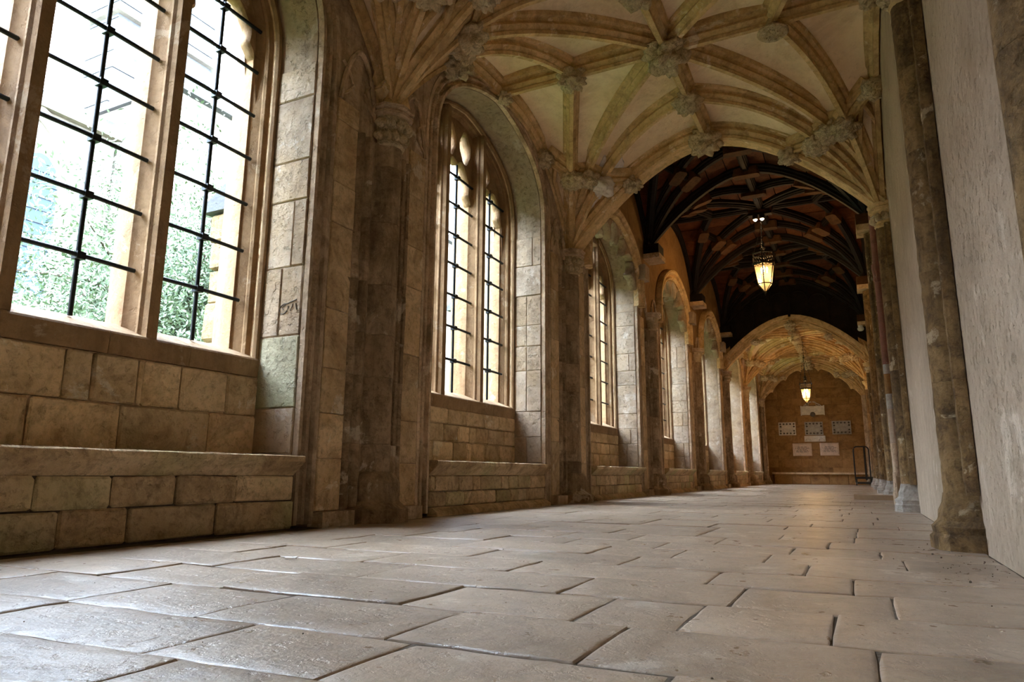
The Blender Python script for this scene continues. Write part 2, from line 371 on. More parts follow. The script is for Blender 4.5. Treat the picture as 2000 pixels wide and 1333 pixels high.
# ------------------------------------------------------------------ left wall
WALL = empty('wall_left', kind='structure')
ARC = dict(z0=3.5, h=1.18)
def yb(b): return PY(b) + L/2
def left_bay(b):
    c = yb(b); y0, y1 = PY(b), PY(b+1)
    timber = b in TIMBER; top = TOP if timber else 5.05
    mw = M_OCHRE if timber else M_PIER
    # front layer with the recess cut out
    a = arch_pts(HW+.16, ARC['z0'], ARC['h']+.14, 0.0, c=c)
    outer = [(y0, 0)] + a + [(y1, 0), (y1, top), (y0, top)]
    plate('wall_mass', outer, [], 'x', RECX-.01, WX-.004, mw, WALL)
    # moulded jamb and arch of the recess: reveal, fillet, hollow, roll, hollow
    path, fr = arch_frames(arch_pts(HW, ARC['z0'], ARC['h'], 0.02, 16, c=c))
    prof = [(.012, RECX-.005), (.012, WX-.05), (0, WX-.03), (.004, WX+.012), (.035, WX+.012), (.045, WX-.03), (.065, WX-.045), (.08, WX-.03), (.09, WX-.004), (.105, WX+.006), (.12, WX-.004), (.128, WX-.03), (.145, WX-.03), (.16, WX+.004), (.20, WX+.004), (.20, RECX-.005)]
    mb = MB(); mb.sweep(path, fr, prof)
    mb.build('recess_moulding', M_REVEAL if False else M_PIER, WALL, smooth=35)
    # reveal lining (soffit) in paler stone, just inside the moulding
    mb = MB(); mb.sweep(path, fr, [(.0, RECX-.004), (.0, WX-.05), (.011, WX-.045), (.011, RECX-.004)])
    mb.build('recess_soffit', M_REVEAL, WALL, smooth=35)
    # ashlar of the lit reveals
    if b in (0, 1, 2, 3):
        rnd = random.Random(b+3)
        for side in (1, -1):
            if side < 0 and b > 1: continue
            z = .50
            while z < 3.45:
                h = min(rnd.choice([.27, .32, .4, .52]), 3.5-z)
                if h < .12: break
                m = rnd.choice([0, 0, .18, .26])
                xs = [RECX, WX-.036] if not m else [RECX, RECX+m, WX-.036]
                for xa, xb in zip(xs, xs[1:]):
                    t = rnd.uniform(.006, .014)
                    ya, ybb = (c+HW-t, c+HW+.02) if side > 0 else (c-HW-.02, c-HW+t)
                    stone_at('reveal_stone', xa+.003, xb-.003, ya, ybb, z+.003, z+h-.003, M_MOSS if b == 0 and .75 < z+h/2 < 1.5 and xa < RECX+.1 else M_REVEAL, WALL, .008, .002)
                z += h
    # window layer behind
    wa = arch_pts(1.25, 3.50, 1.14, 1.10, c=c)
    plate('window_wall', [(y0, 0), (y1, 0), (y1, top), (y0, top)], [wa], 'x', OUTX, RECX-.012, M_WALL, WALL)
    # stones between bench and sill
    z_c = [(.485, .632), (.632, .775), (.775, 1.045)] if b == 0 else [(.485, .71), (.71, .885), (.885, 1.06)]
    if b == 0:
        z_c = [(.485, .632), (.632, .632), (.632, .775), (.775, 1.045)]
        cour = [(.485, .765, [1.2, 1.55, 2.066, 2.572, 3.2]), (.765, 1.045, [1.15, 1.7, 2.222, 2.379, 2.66, 2.697, 2.959, 3.321])]
    elif b == 1:
        cour = [(.485, .70, [5.6, 5.95, 6.323, 6.6, 6.72, 7.03, 7.4]), (.70, .885, [5.5, 5.85, 6.146, 6.424, 6.663, 6.841, 7.105, 7.525]), (.885, 1.055, [5.7, 6.215, 6.613, 7.02, 7.05, 7.381])]
    else:
        rnd = random.Random(b); cour = []
        for za, zb_ in ((.485, .70), (.70, .885), (.885, 1.055)):
            js = []; y = c-HW+rnd.uniform(.2, .4)
            while y < c+HW-.15: js.append(y); y += rnd.uniform(.25, .6)
            cour.append((za, zb_, js))
    for za, zb_, js in cour:
        js = [c-HW] + [j for j in js if c-HW+.05 < j < c+HW-.03] + [c+HW]
        for ya, ybb in zip(js, js[1:]):
            d = random.uniform(0, .012)
            stone_at('wall_stone', RECX-.03, RECX+.012+d, ya+.004, ybb-.004, za+.004, zb_-.004, M_WALL, WALL, .012, .003)

def window(b, n):
    c = yb(b)
    W = empty('window_%d' % n, (RECX, c, 1.2), kind='structure')
    # sill: apron band with weathered slope running out to the sky
    pr = [(RECX+.012, 1.05), (RECX+.02, 1.172), (RECX+.012, 1.185), (GLX-.02, 1.275), (OUTX-.02, 1.20), (OUTX-.02, 1.05)]
    ys = [c-HW+.003, c-.62, c+.15, c+.70, c+HW-.003]
    for ya, ybb in zip(ys, ys[1:]):
        mb = MB(); mb.grid([[(x, y, z) for x, z in pr] for y in (ya+.002, ybb-.002)], close_v=True, caps=True)
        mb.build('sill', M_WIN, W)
    # moulded frame
    path, fr = arch_frames(arch_pts(1.25, 3.50, 1.14, 1.17, 16, c=c))
    pr = [(.03, RECX-.02), (.03, RECX+.008), (.0, RECX+.008), (-.012, RECX-.012), (.008, RECX-.045), (-.015, RECX-.06), (-.035, RECX-.065), (-.045, RECX-.085), (-.04, RECX-.10), (-.085, GLX+.02), (-.10, GLX+.02), (-.10, GLX-.06), (-.02, OUTX), (.03, OUTX)]
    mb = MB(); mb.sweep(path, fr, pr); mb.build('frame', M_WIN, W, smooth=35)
    # mullions
    for s in (-.42, .42):
        m = MB(); half = [(.095, GLX-.06), (.095, GLX+.015), (.078, GLX+.03), (.06, GLX+.075), (.052, GLX+.10), (.062, GLX+.11), (.062, GLX+.13), (.045, GLX+.145), (.036, RECX+.005)]
        back = [(.04, OUTX+.02)]
        pts = [(q, x) for q, x in back+half] + [(-q, x) for q, x in reversed(back+half)]
        ztop = arch_z(s, 1.25, 3.50, 1.14) - .02
        zz = [1.19, 1.95, 2.7, 3.42, ztop]
        m.grid([[(x, c+s+q, z) for q, x in pts] for z in zz], close_v=True, caps=True)
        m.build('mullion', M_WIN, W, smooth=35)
    # tracery: cusped light heads and small upper lights
    for s in (-.84, 0, .84):
        lo, hi = s-.325, s+.325
        lo = max(lo, -1.14); hi = min(hi, 1.14); cc = (lo+hi)/2; r = (hi-lo)/2
        def top(u): return arch_z(u, 1.17, 3.50, 1.10)
        zh = 3.60
        bot = []
        for k in range(41):                          # cinquefoil head
            th = PI - PI*k/40; e = 1 - .20*abs(math.cos(2.5*(th-PI/2)))**5
            hgt = .42 if s == 0 else .34
            px, pz = math.cos(th), math.sin(th); og = 1 + .22*max(0, pz-.75)/.25
            bot.append((cc + r*.985*px*e, zh + hgt*pz*e*og))
        outl = [(c+lo-.03, zh-.02)] + [(c+u, z) for u, z in bot] + [(c+hi+.03, zh-.02)]
        n = 12
        outl += [(c+hi+.03-(hi-lo+.06)*k/n, top(hi+.03-(hi-lo+.06)*k/n)) for k in range(n+1)]
        holes = []
        for q in (-1, 1):                            # paired small lights over each head
            u0 = cc + q*r*.52; zt = min(top(u0-.10), top(u0+.10)) - .07; zb_ = zh + (.49 if s == 0 else .40)
            if zt - zb_ < .12: continue
            h = []
            for k in range(28):
                th = 2*PI*k/28; e = 1 - .16*abs(math.sin(2*th))**3
                h.append((c + u0 + .115*math.cos(th)*e, (zb_+zt)/2 + (zt-zb_)/2*math.sin(th)*e))
            holes.append(h)
        if s == 0:
            h = []
            for k in range(32):
                th = 2*PI*k/32; e = .7 + .3*abs(math.cos(2*th))
                h.append((c + .05*math.cos(th)*e*1.3, 3.40+.44+.34 + .09*math.sin(th)*e))
            holes.append(h) if False else None
        plate('tracery', outl, holes, 'x', GLX-.06, GLX+.045, M_WIN, W, bev=.02)
    # iron grille
    for s in (-.825, 0, .825):
        zt = 4.0
        m = MB(); m.tube([(GLX+.035, c+s, 1.26), (GLX+.035, c+s, zt)], .0145, 8); m.build('stanchion', M_IRON, W, smooth=50)
        for z in (1.62, 2.0, 2.37, 2.74, 3.10, 3.47, 3.83):
            m = MB(); a = c+s-.345; e = c+s+.345
            m.tube([(GLX+.055, a, z), (GLX+.055, c+s-.1, z+.004), (GLX+.055, e, z)], .0145, 8)
            m.build('saddle_bar', M_IRON, W, smooth=50)
            if b < 2:
                k = MB(); k.obox((GLX+.045, c+s, z), Vector((.030, 0, 0)), Vector((0, .025, 0)), Vector((0, 0, .022)))
                k.build('bar_collar', M_IRON, W)
    return W

# scratched initials on the lit reveal beside the front window
def scratch():
    mb = MB()
    def q(x, y): u, v = 530+x/14.93, 570+y/14.93; return (-3.689+(u-548)*.00497, 3.5845, 1.593-(v-590)*.00386)
    for st in ([(250, 570), (243, 510), (260, 450), (300, 385), (370, 345), (430, 350)], [(485, 420), (490, 490), (460, 560), (410, 620), (350, 645), (280, 620)], [(405, 375), (340, 420), (320, 470), (360, 510)],
               [(440, 360), (560, 315), (720, 265)], [(620, 375), (600, 470), (555, 570)], [(703, 370), (715, 470), (740, 565)]):
        mb.tube([q(*p) for p in st], .0034, 6)
    mb.build('scratched_initials', M_CARVE, WALL)

# ------------------------------------------------------------------ benches
BENCH_LABEL = {-1: 'stone wall bench behind the camera, below the nearest grille window', 0: 'long moss-tinged stone bench under the large front window',
 1: 'stone wall bench under the second window, beyond the broad front pier', 2: 'stone wall bench of rough small blocks below the third window',
 3: 'stone wall bench below the fourth window, first one past the second corbel', 4: 'short-looking stone bench below the fifth window, just before the pale far arch',
 5: 'pale stone wall bench just inside the far stone vault', 6: 'last stone wall bench next to the far end wall arch'}
def bench(b):
    c = yb(b)
    B = empty('stone_bench', (-3.4, c, 0), BENCH_LABEL[b], 'bench', 'wall benches under the windows')
    pr = [(RECX+.03, .352), (-3.465, .352), (-3.455, .36), (-3.36, .445), (-3.36, .478), (-3.37, .486), (RECX+.03, .486)]
    n = 40; rws = []
    for k in range(n+1):
        f = k/n; y = c - HW + .008 + f*(2*HW-.016)
        row = []
        for j, (x, z) in enumerate(pr):
            wob = noise.noise((y*7, j*2.3, b))*.006 if j in (4, 5) else 0
            e = 0
            row.append((x+wob, y, z+wob*.7))
        rws.append(row)
    # mitred returns
    for end, sg in ((0, 1), (n, -1)):
        rws[end] = [(x, y + (.0 if j in (4, 5, 3, 6, 0) else .0), z) for j, (x, y, z) in enumerate(rws[end])]
    mb = MB(); mb.grid(rws, close_v=True, caps=True); mb.build('seat_slab', M_BENCH, B, smooth=30)
    if b == 0:
        cour = [(.0, .188, [1.35, 1.753, 2.047, 2.406, 2.966]), (.188, .352, [1.4, 1.922, 2.301, 2.676, 3.095])]
    elif b == 1:
        cour = [(.07, .205, [5.55, 5.89, 6.225, 6.547, 6.879, 7.3]), (.205, .352, [5.335, 5.758, 6.056, 6.194, 6.652, 6.844, 7.063, 7.4])]
    else:
        rnd = random.Random(b+40); cour = []
        for za, zb_ in ((.05, .20), (.20, .352)):
            js = []; y = c-HW+rnd.uniform(.2, .4)
            while y < c+HW-.15: js.append(y); y += rnd.uniform(.25, .55)
            cour.append((za, zb_, js))
    for za, zb_, js in cour:
        js = [c-HW+.005] + [j for j in js if c-HW+.08 < j < c+HW-.08] + [c+HW-.005]
        for ya, ybb in zip(js, js[1:]):
            d = random.uniform(0, .012)
            stone_at('bench_stone', -3.70, -3.452+d, ya+.004, ybb-.004, za+.003, zb_-.003, M_BENCH, B, .012, .004)
    mb = MB(); mb.box(RECX+.03, -3.47, c-HW+.006, c+HW-.006, -.01, .35); mb.build('core', M_MORTAR, B)
    if b >= 1:
        n = 4
        for k in range(n):
            ya, ybb = c-HW+.02+(2*HW-.04)*k/n, c-HW+.02+(2*HW-.04)*(k+1)/n
            mb = MB(); p = [(-3.6, -.01), (-3.36, -.01), (-3.37, .03), (-3.43, .068), (-3.6, .068)]
            mb.grid([[(x, y, z) for x, z in p] for y in (ya+.003, ybb-.003)], close_v=True, caps=True)
            mb.build('plinth_stone', M_BENCH, B)

# ------------------------------------------------------------------ piers
PIER_LABEL = {-1: 'stone wall pier behind the camera at the closed end', 0: 'stone wall pier beside the camera, left of the large front window',
 1: 'broad weathered stone pier between the front window and the second window', 2: 'stone pier carrying the near edge arch of the stone vault, white flakes above its capital',
 3: 'slim looking brown pier under the first timber roof corbel, window side', 4: 'pier under the second timber corbel with lit foliage capital',
 5: 'pier with foliage capital carrying the pale arch at the far end of the timber roof', 6: 'pier inside the far stone vault, window side', 7: 'corner pier at the left foot of the cusped end arch'}
def half_profile():
    h = [(.60, WX-.10), (.60, WX+.002), (.36, WX+.002), (.345, WX+.03), (.325, WX+.045), (.305, WX+.035), (.295, WX+.012), (.27, WX+.012), (.255, WX+.05), (.235, WX+.065), (.21, WX+.055), (.195, WX+.02), (.15, WX+.015), (.135, WX+.03)]
    for k in range(7):
        th = .10*PI + (PI/2-.10*PI)*k/6; h.append((.115*math.cos(th), XL-.012 + .115*math.sin(th)))
    return h
def pier(k):
    y = PY(k)
    P = empty('wall_pier', (XL, y, 0), PIER_LABEL[k], 'pier', 'moulded piers along the window wall')
    hp = half_profile(); prof = hp + [(-q, x) for q, x in reversed(hp[:-1])]
    if k == 7: prof = [(max(q, -.02) if q < -.25 else q, x) for q, x in prof]
    rnd = random.Random(k+11); z = .12
    while z < 3.10:
        h = rnd.uniform(.34, .62); z1 = min(z+h, 3.12)
        if 3.12 - z1 < .15: z1 = 3.12
        dx = rnd.uniform(-.004, .004); mb = MB()
        n = 5 if k in (1, 2) else 2
        rws = []
        for i in range(n+1):
            zz = z+.0015 + (z1-z-.003)*i/n
            rws.append([(x+dx+(noise.noise((q*9, zz*5, k*3+x*5))*.008 if n > 2 and x > WX-.05 else 0), y+q, zz) for q, x in prof])
        mb.grid(rws, close_v=True, caps=True)
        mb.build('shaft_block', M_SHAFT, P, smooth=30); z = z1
    for sd in (-1, 1):
        z = .10
        while z < 3.28 and k > -1:
            h = rnd.uniform(.30, .75); z1 = min(z+h, 3.30)
            if 3.30-z1 < .15: z1 = 3.30
            ya, ybb = sorted((y+sd*.365, y+sd*.615)); t = rnd.uniform(.004, .012)
            stone_at('panel_stone', WX-.03, WX+.004+t, ya, ybb, z+.002, z1-.002, M_WALL, P, .006, .002); z = z1
        if k in (0, 1, 2, 3, 4, 5):
            path = []
            for i in range(17):
                f = i/16; u = .16+.44*f; zz = 3.30+.52*(1-abs(2*f-1)**1.8)**.75; path.append(Vector((WX+.012, y+sd*u, zz)))
            mb = MB(); mb.tube(path, .022, 6)
            for e in (-1, 1): mb.tube([Vector((WX+.008, y+sd*(.38+e*(.21-.13*math.sin(q*PI/6))), 3.34+.30*q/6)) for q in range(7)], .013, 5)
            mb.build('blind_tracery', M_PIER, P, smooth=50)
    # base: stepped plinth under the shaft
    mb = MB(); mb.lathe([(.26, -.01), (.26, .10), (.235, .115), (.19, .16), (.19, .30), (.165, .34), (.15, .36), (.125, .38)], (XL-.0, y, 0), 8, 1, 1.15, PI/8)
    mb.build('base', M_SHAFT, P, smooth=25)
    mb = MB(); mb.box(WX-.1, WX+.09, y-.62, y+.62, -.01, .10); mb.build('plinth', M_PIER, P)
    # capital: necking, bell with leaves, abacus
    mb = MB(); mb.lathe([(.118, 3.10), (.135, 3.115), (.135, 3.13), (.115, 3.14), (.12, 3.2), (.15, 3.31), (.165, 3.36)], (XL-.01, y, 0), 12)
    cap = mb.build('capital', M_BOSS, P, smooth=40)
    mb = MB(); mb.lathe([(.165, 3.355), (.205, 3.37), (.205, 3.395), (.185, 3.405), (.215, 3.425), (.215, 3.45)], (XL-.01, y, 0), 8, 1, 1, PI/8)
    mb.build('abacus', M_PIER, cap, smooth=25)
    if k in (1, 2, 5):
        for j in range(7):
            th = -PI/2 + PI*j/6
            for zz, rr in ((3.19, .13), (3.29, .155)):
                blob = MB(); leaf_blob(blob, (XL-.01+rr*math.cos(th+.2*(zz > 3.25)), y+rr*math.sin(th+.2*(zz > 3.25)), zz), .045, j+k)
                blob.build('leaf', M_BOSS, cap, smooth=60)
def leaf_blob(mb, c, r, seed, n=6, m=8):
    rws = []
    for i in range(n+1):
        ph = PI*i/n; row = []
        for j in range(m):
            th = 2*PI*j/m; q = r*(1 + .30*math.cos(3*th+seed)*math.sin(ph) + .25*noise.noise((th*1.5, ph*2, seed)))
            row.append((c[0]+q*math.sin(ph)*math.cos(th), c[1]+q*math.sin(ph)*math.sin(th), c[2]+q*.95*math.cos(ph)))
        rws.append(row)
    mb.grid(rws, close_v=True)

# ------------------------------------------------------------------ vaults
def g_T(t): return 1-(1-t)**1.75
def g_B(t): return 1-(1-t)**2.6
def g_D(t): return math.sqrt(max(0, 1-(1-t)**2.2))
def g_W(t): return 1-(1-t)**3
RIBS = [('T', (1.927, 0), g_T), ('B', (1.927, L/4), g_B), ('D', (1.927, L/2), g_D), ('A', (.867, L/2), g_B), ('W', (-.05, L/2), g_W)]
_h = [(.019, 0), (.023, .026), (.013, .034), (.036, .048), (.047, .066), (.040, .084), (.030, .098), (.042, .114), (.070, .122), (.078, .136), (.078, .19)]
RPROF = [(-a, b) for a, b in reversed(_h)][::-1][::-1] + _h
TPROF = [(-.035, 0), (.035, 0), (.045, .03), (.060, .035), (.060, .07), (.085, .085), (.085, .20), (-.085, .20), (-.085, .085), (-.060, .07), (-.060, .035), (-.045, .03)]
def corner_pt(cx, sx, cy, sy, ab, g, t, zc, zr):
    a0 = -.05 if ab[0] < 0 else 0
    a = a0 + (ab[0]-a0)*t if ab[0] >= 0 else -.05
    return Vector((cx + sx*a, cy + sy*ab[1]*t, zc + (zr-zc)*g(t)))
def rib_frames(path):
    fr = []
    for i in range(len(path)):
        t = (path[min(i+1, len(path)-1)]-path[max(0, i-1)]).normalized()
        h = Vector((t.x, t.y, 0))
        if h.length < 1e-4: h = Vector((path[-1]-path[0])); h.z = 0
        h.normalize(); B = Vector((-h.y, h.x, 0)); N = B.cross(t)
        if N.z < 0: N = -N
        if abs(N.z) < .02: N = -h
        # N points up and outwards (into the web)
        fr.append((B, N.normalized()))
    return fr
def sweep_rib(path, prof, name, mat, parent, scale=1., smooth=35):
    mb = MB(); mb.sweep(path, rib_frames(path), [(a*scale, b*scale) for a, b in prof]); return mb.build(name, mat, parent, smooth)
BOSS = []
def make_bosses():
    for s in range(5):
        bm = bmesh.new(); bmesh.ops.create_icosphere(bm, subdivisions=4 if s < 4 else 4, radius=1)
        for v in bm.verts:
            d = v.co.normalized(); th = math.atan2(d.y, d.x); ph = math.acos(max(-1, min(1, d.z)))
            if s in (0, 1, 3):    # leaf clusters
                lob = abs(math.cos((4+s)*th*.5 + 2.2*ph))**.6; cup = abs(math.sin(3.1*ph+s))
                r = .50 + .46*lob*(.35+.65*cup) + .22*noise.noise(d*3.6+Vector((s*9, 0, 0))) + .13*noise.noise(d*8)
            elif s == 2:          # animal mask: ears, brow, muzzle
                r = .78 + .22*noise.noise(d*2.6+Vector((3, 1, 7))) + .12*noise.noise(d*6)
                r += .35*math.exp(-((d-Vector((0, -.55, -.83)).normalized()).length/.42)**2)
                for e in (-1, 1): 
                    r += .40*math.exp(-((d-Vector((.75*e, .1, -.45)).normalized()).length/.26)**2)
                    r -= .22*math.exp(-((d-Vector((.36*e, -.25, -.9)).normalized()).length/.17)**2)
            else:                 # berry cluster
                r = .72 + .22*abs(math.sin(5*th))*abs(math.sin(5*ph)) + .08*noise.noise(d*7)
            v.co = d*r; v.co.z *= .8
        me = bpy.data.meshes.new('boss'); bm.to_mesh(me); bm.free(); me.materials.append(M_BOSS)
        me.polygons.foreach_set('use_smooth', [True]*len(me.polygons)); BOSS.append(me)
make_bosses()
def boss(parent, p, r, kind, rot=0., mat=None, label=None):
    o = bpy.data.objects.new('boss', BOSS[kind]); COL.objects.link(o); o.parent = parent
    o.location = p; o.scale = (r, r, r); o.rotation_euler = (0, 0, rot)
    if label: o['label'] = label
    return o
def disc_boss(parent, p):
    mb = MB(); mb.lathe([(.05, .12), (.055, .06), (.075, .01), (.11, -.03), (.145, -.05), (.15, -.065), (.135, -.078), (.11, -.075), (.09, -.082), (.03, -.085)], p, 20)
    for k in range(9):
        th = 2*PI*k/9; mb.lathe([(.004, -.07), (.018, -.085), (.01, -.10)], (p[0]+.075*math.cos(th), p[1]+.075*math.sin(th), p[2]), 6)
    o = mb.build('boss', M_BOSS, parent, smooth=40, label='round disc shaped pendant boss with carved rosette'); return o
def ring_t(ab, dist=.90):
    return dist/(abs(ab[0])+ab[1]) if ab[0] >= 0 else dist/ab[1]
def stone_vault(name, bays):
    C = empty(name, kind='structure')
    for b in bays:
        near = b in (0, 1)
        for side in ('L', 'R'):
            cx, sx = (XL, 1) if side == 'L' else (XR, -1)
            for e in (0, 1):
                cy, sy = (PY(b), 1) if e == 0 else (PY(b+1), -1)
                n = 18 if near else 10
                P = lambda i, t: corner_pt(cx, sx, cy, sy, RIBS[i][1], RIBS[i][2], t, ZC, ZR)
                for i in range(5):
                    if i == 0 and e == 1 and (b+1) in bays: continue     # the cross arch is shared
                    path = [P(i, (k/n)**1.25) for k in range(n+1)]
                    sweep_rib(path, RPROF, 'rib', M_RIB, C, 1.5 if i == 0 else 1.3)
                # web cells between neighbouring ribs
                for i in range(4):
                    rws = []
                    for k in range(n+1):
                        t = (k/n)**1.25; A, B = P(i, t), P(i+1, t); row = []
                        for q in range(7):
                            f = q/6; p = A.lerp(B, f); p.z += .175 + .05*math.sin(PI*f)*t
                            row.append(p)
                        rws.append(row)
                    mb = MB(); mb.grid(rws); mb.build('vault_panel', M_WEB, C, smooth=60)
                # lierne ring with bosses across the corner
                R = []
                for i in range(5):
                    t = ring_t(RIBS[i][1]); p = P(i, t); p.z -= .005; R.append(p)
                for i in range(4):
                    path = [R[i].lerp(R[i+1], k/4) for k in range(5)]
                    sweep_rib(path, RPROF, 'lierne', M_RIB, C, 1.1)
                for i in range(5):
                    if i == 0 and e == 1 and (b+1) in bays: continue
                    p = R[i] + Vector((sx*.02, 0, -.01)); kd = [4, 3, 0, 2, 1][(i + b + e + (side == 'R')*2) % 5]
                    ob = boss(C, p, .185 if i else .16, kd, i*1.3+b)
                    if b == 1 and side == 'L' and e == 1 and i == 1:
                        ob.data = ob.data.copy(); ob.data.materials[0] = M_FLAKE; ob['label'] = 'whitened carved boss on the ring above the second pier'
                if b == 1 and side == 'L' and e == 1:
                    for i, tc, fc, q in ((0, .40, .55, 1.), (0, .27, .5, .8), (0, .20, .5, .6), (1, .33, .12, .7)):
                        vs = []
                        for k in range(18):
                            th = 2*PI*k/18; rr = q*(1+.55*noise.noise((math.cos(th)*1.7, math.sin(th)*1.7, tc*40)))
                            t, f = tc+.055*rr*math.cos(th), min(.95, max(.05, fc+.30*rr*math.sin(th)))
                            p = P(i, t).lerp(P(i+1, t), f); p.z += .160; vs.append(p)
                        mb = MB(); mb.add(vs + [p+Vector((0, 0, .03)) for p in vs], [tuple(range(18)), tuple(range(35, 17, -1))] + [(k, (k+1) % 18, 18+(k+1) % 18, 18+k) for k in range(18)])
                        mb.build('limewash_flake', M_FLAKE, C)
                # cusped panel heads under the ring
                if near or b == 5:
                    for i in range(4):
                        t0, t1 = ring_t(RIBS[i][1]), ring_t(RIBS[i+1][1])
                        for q in (0, 1):
                            path = []
                            for k in range(9):
                                f = k/8; s_ = (f*.5 if q == 0 else 1-f*.5)
                                dip = .52 + .46*math.sin(f*PI/2)**.8 - .14*math.sin(f*PI)
                                A, B = P(i, t0*dip), P(i+1, t1*dip); p = A.lerp(B, s_); p.z += .055; path.append(p)
                            mb = MB(); mb.sweep(path, rib_frames(path), [(-.018, 0), (.018, 0), (.03, .04), (.03, .07), (-.03, .07), (-.03, .04)]); mb.build('cusp', M_RIB, C, smooth=35)
        # ridge ribs
        ym = PY(b)+L/2
        path = [Vector((XM, PY(b)+L*k/8, ZR-.002)) for k in range(9)]
        sweep_rib(path, RPROF, 'ridge_rib', M_RIB, C, 1.3)
        path = [Vector((XL-.03+(XR-XL+.06)*k/8, ym, ZR-.004)) for k in range(9)]
        sweep_rib(path, RPROF, 'ridge_rib', M_RIB, C, 1.3)
        for x, y, r, kd in ((XM, ym, .28, 0), (XM, ym-L/4, .20, 1), (XM, ym+L/4, .20, 3), (XM-1.06, ym, .19, 1), (XM, PY(b), .21, 3)):
            boss(C, (x, y, ZR-.01), r, kd, b*.7+x)
        if b == 1: disc_boss(C, (XM+1.06, ym, ZR-.02))
        else: boss(C, (XM+1.06, ym, ZR-.01), .13, 3, b)
        boss(C, (XL+.02, ym, ZR-.02), .11, 1, b)
        boss(C, (XR-.03, ym, ZR-.02), .09, 1, b)
    bl = bays[-1]+1
    boss(C, (XM, PY(bl)-.02, ZR-.03), .26, 0, 1.)
    return C
def timber_roof():
    C = empty('ceiling', kind='structure')
    CXL, CXR = -3.40, .48
    hw = (CXR-CXL)/2
    ribs = [('T', (hw, 0), g_T), ('B', (hw, L/4), g_B), ('D', (hw, L/2), g_D), ('A', (hw*.45, L/2), g_B), ('W', (-.05, L/2), g_W)]
    late = MB(); backing = MB()
    for b in TIMBER:
        for side in ('L', 'R'):
            cx, sx = (CXL, 1) if side == 'L' else (CXR, -1)
            for e in (0, 1):
                cy, sy = (PY(b), 1) if e == 0 else (PY(b+1), -1)
                n = 12
                P = lambda i, t: corner_pt(cx, sx, cy, sy, ribs[i][1], ribs[i][2], t, TC, TR)
                for i in range(5):
                    if i == 0 and e == 1 and (b+1) in TIMBER: continue
                    path = [P(i, (k/n)**1.25) for k in range(n+1)]
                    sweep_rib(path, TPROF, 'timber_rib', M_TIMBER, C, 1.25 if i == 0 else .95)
                for i in range(4):
                    ns = 6
                    rws = []
                    for k in range(13):
                        t = (k/12)**1.2; A, B = P(i, t), P(i+1, t); rws.append([A.lerp(B, q/3)+Vector((0, 0, .20)) for q in range(4)])
                    backing.grid(rws)
                    for k in range(ns):
                        ta, tb = ((k+.02)/ns)**1.1, ((k+.97)/ns)**1.1
                        vs = []; m = 3; dz = random.uniform(0, .012)
                        for t in (ta, tb):
                            A, B = P(i, t), P(i+1, t)
                            for q in range(m+1):
                                p = A.lerp(B, q/m); vs.append(p+Vector((0, 0, .14+dz))); vs.append(p+Vector((0, 0, .175+dz)))
                        w_ = 2*(m+1); fs = []
                        for q in range(m):
                            a = 2*q; fs += [(a, a+2, w_+a+2, w_+a), (a+1, w_+a+1, w_+a+3, a+3), (a, a+1, a+3, a+2), (w_+a, w_+a+2, w_+a+3, w_+a+1)]
                        fs += [(0, w_, w_+1, 1), (w_-2, w_-1, 2*w_-1, 2*w_-2)]
                        if b < 4:
                            mb = MB(); mb.add(vs, fs); mb.build('plank', M_PLANK, C)
                        else: late.add(vs, fs)
                # plain oblong blocks part way up the ribs
                for i, t in ((1, .50), (2, .42), (3, .62)):
                    if i == 0 and e == 1 and (b+1) in TIMBER: continue
                    p = P(i, t); q = P(i, t+.05); d = (q-p).normalized(); h = Vector((-d.y, d.x, 0)).normalized(); nn = h.cross(d)
                    if nn.z < 0: nn = -nn
                    mb = MB(); mb.add([p+d*u+h*v_+nn*w2 for w2 in (-.06, .10) for u, v_ in ((-.20, -.07), (-.15, -.11), (.15, -.11), (.20, -.07), (.20, .07), (.15, .11), (-.15, .11), (-.20, .07))],
                        [tuple(range(8)), tuple(range(15, 7, -1))] + [(k, (k+1) % 8, 8+(k+1) % 8, 8+k) for k in range(8)])
                    mb.build('rib_block', M_BLOCK, C)
                # purlin between blocks
                R = [P(1, .50), P(2, .42), P(3, .62)]
                for i in range(2):
                    sweep_rib([R[i].lerp(R[i+1], k/4) for k in range(5)], TPROF, 'purlin', M_TIMBER, C, .7)
        path = [Vector((XM, PY(b)+L*k/8, TR)) for k in range(9)]
        sweep_rib(path, TPROF, 'ridge_beam', M_TIMBER, C)
        ym = PY(b)+L/2
        sweep_rib([Vector((CXL+(CXR-CXL)*k/8, ym, TR-.002)) for k in range(9)], TPROF, 'ridge_beam', M_TIMBER, C, .9)
        for k in range(4 if b < 4 else 5):
            y = PY(b)+L*k/4
            mb = MB(); mb.add([(XM+u, y+v_, TR+w2) for w2 in (-.07, .10) for u, v_ in ((-.24, -.06), (-.20, -.10), (.20, -.10), (.24, -.06), (.24, .06), (.20, .10), (-.20, .10), (-.24, .06))],
                [tuple(range(8)), tuple(range(15, 7, -1))] + [(j, (j+1) % 8, 8+(j+1) % 8, 8+j) for j in range(8)])
            mb.build('ridge_block', M_BLOCK, C)
    if late.v: o = late.build('far_planks', M_PLANK, C); o['kind'] = 'stuff'
    backing.build('roof_backing', M_TIMBER, C)
    return C

# ------------------------------------------------------------------ build the shell
for b in BAYS: left_bay(b)
scratch()
for n, b in enumerate(BAYS): window(b, n+1)
for k in range(-1, 8): pier(k)
for b in BAYS: bench(b)
VAULT = stone_vault('ceiling', [-1, 0, 1])
ROOF = timber_roof()
VAULT2 = stone_vault('ceiling', [5, 6])
# right wall
RW = MB(); RW.box(RX, RX+.5, YBACK-.3, YEND+.5, -.2, TOP); RWALL = RW.build('wall_right', M_PLAST); tag(RWALL, kind='structure')
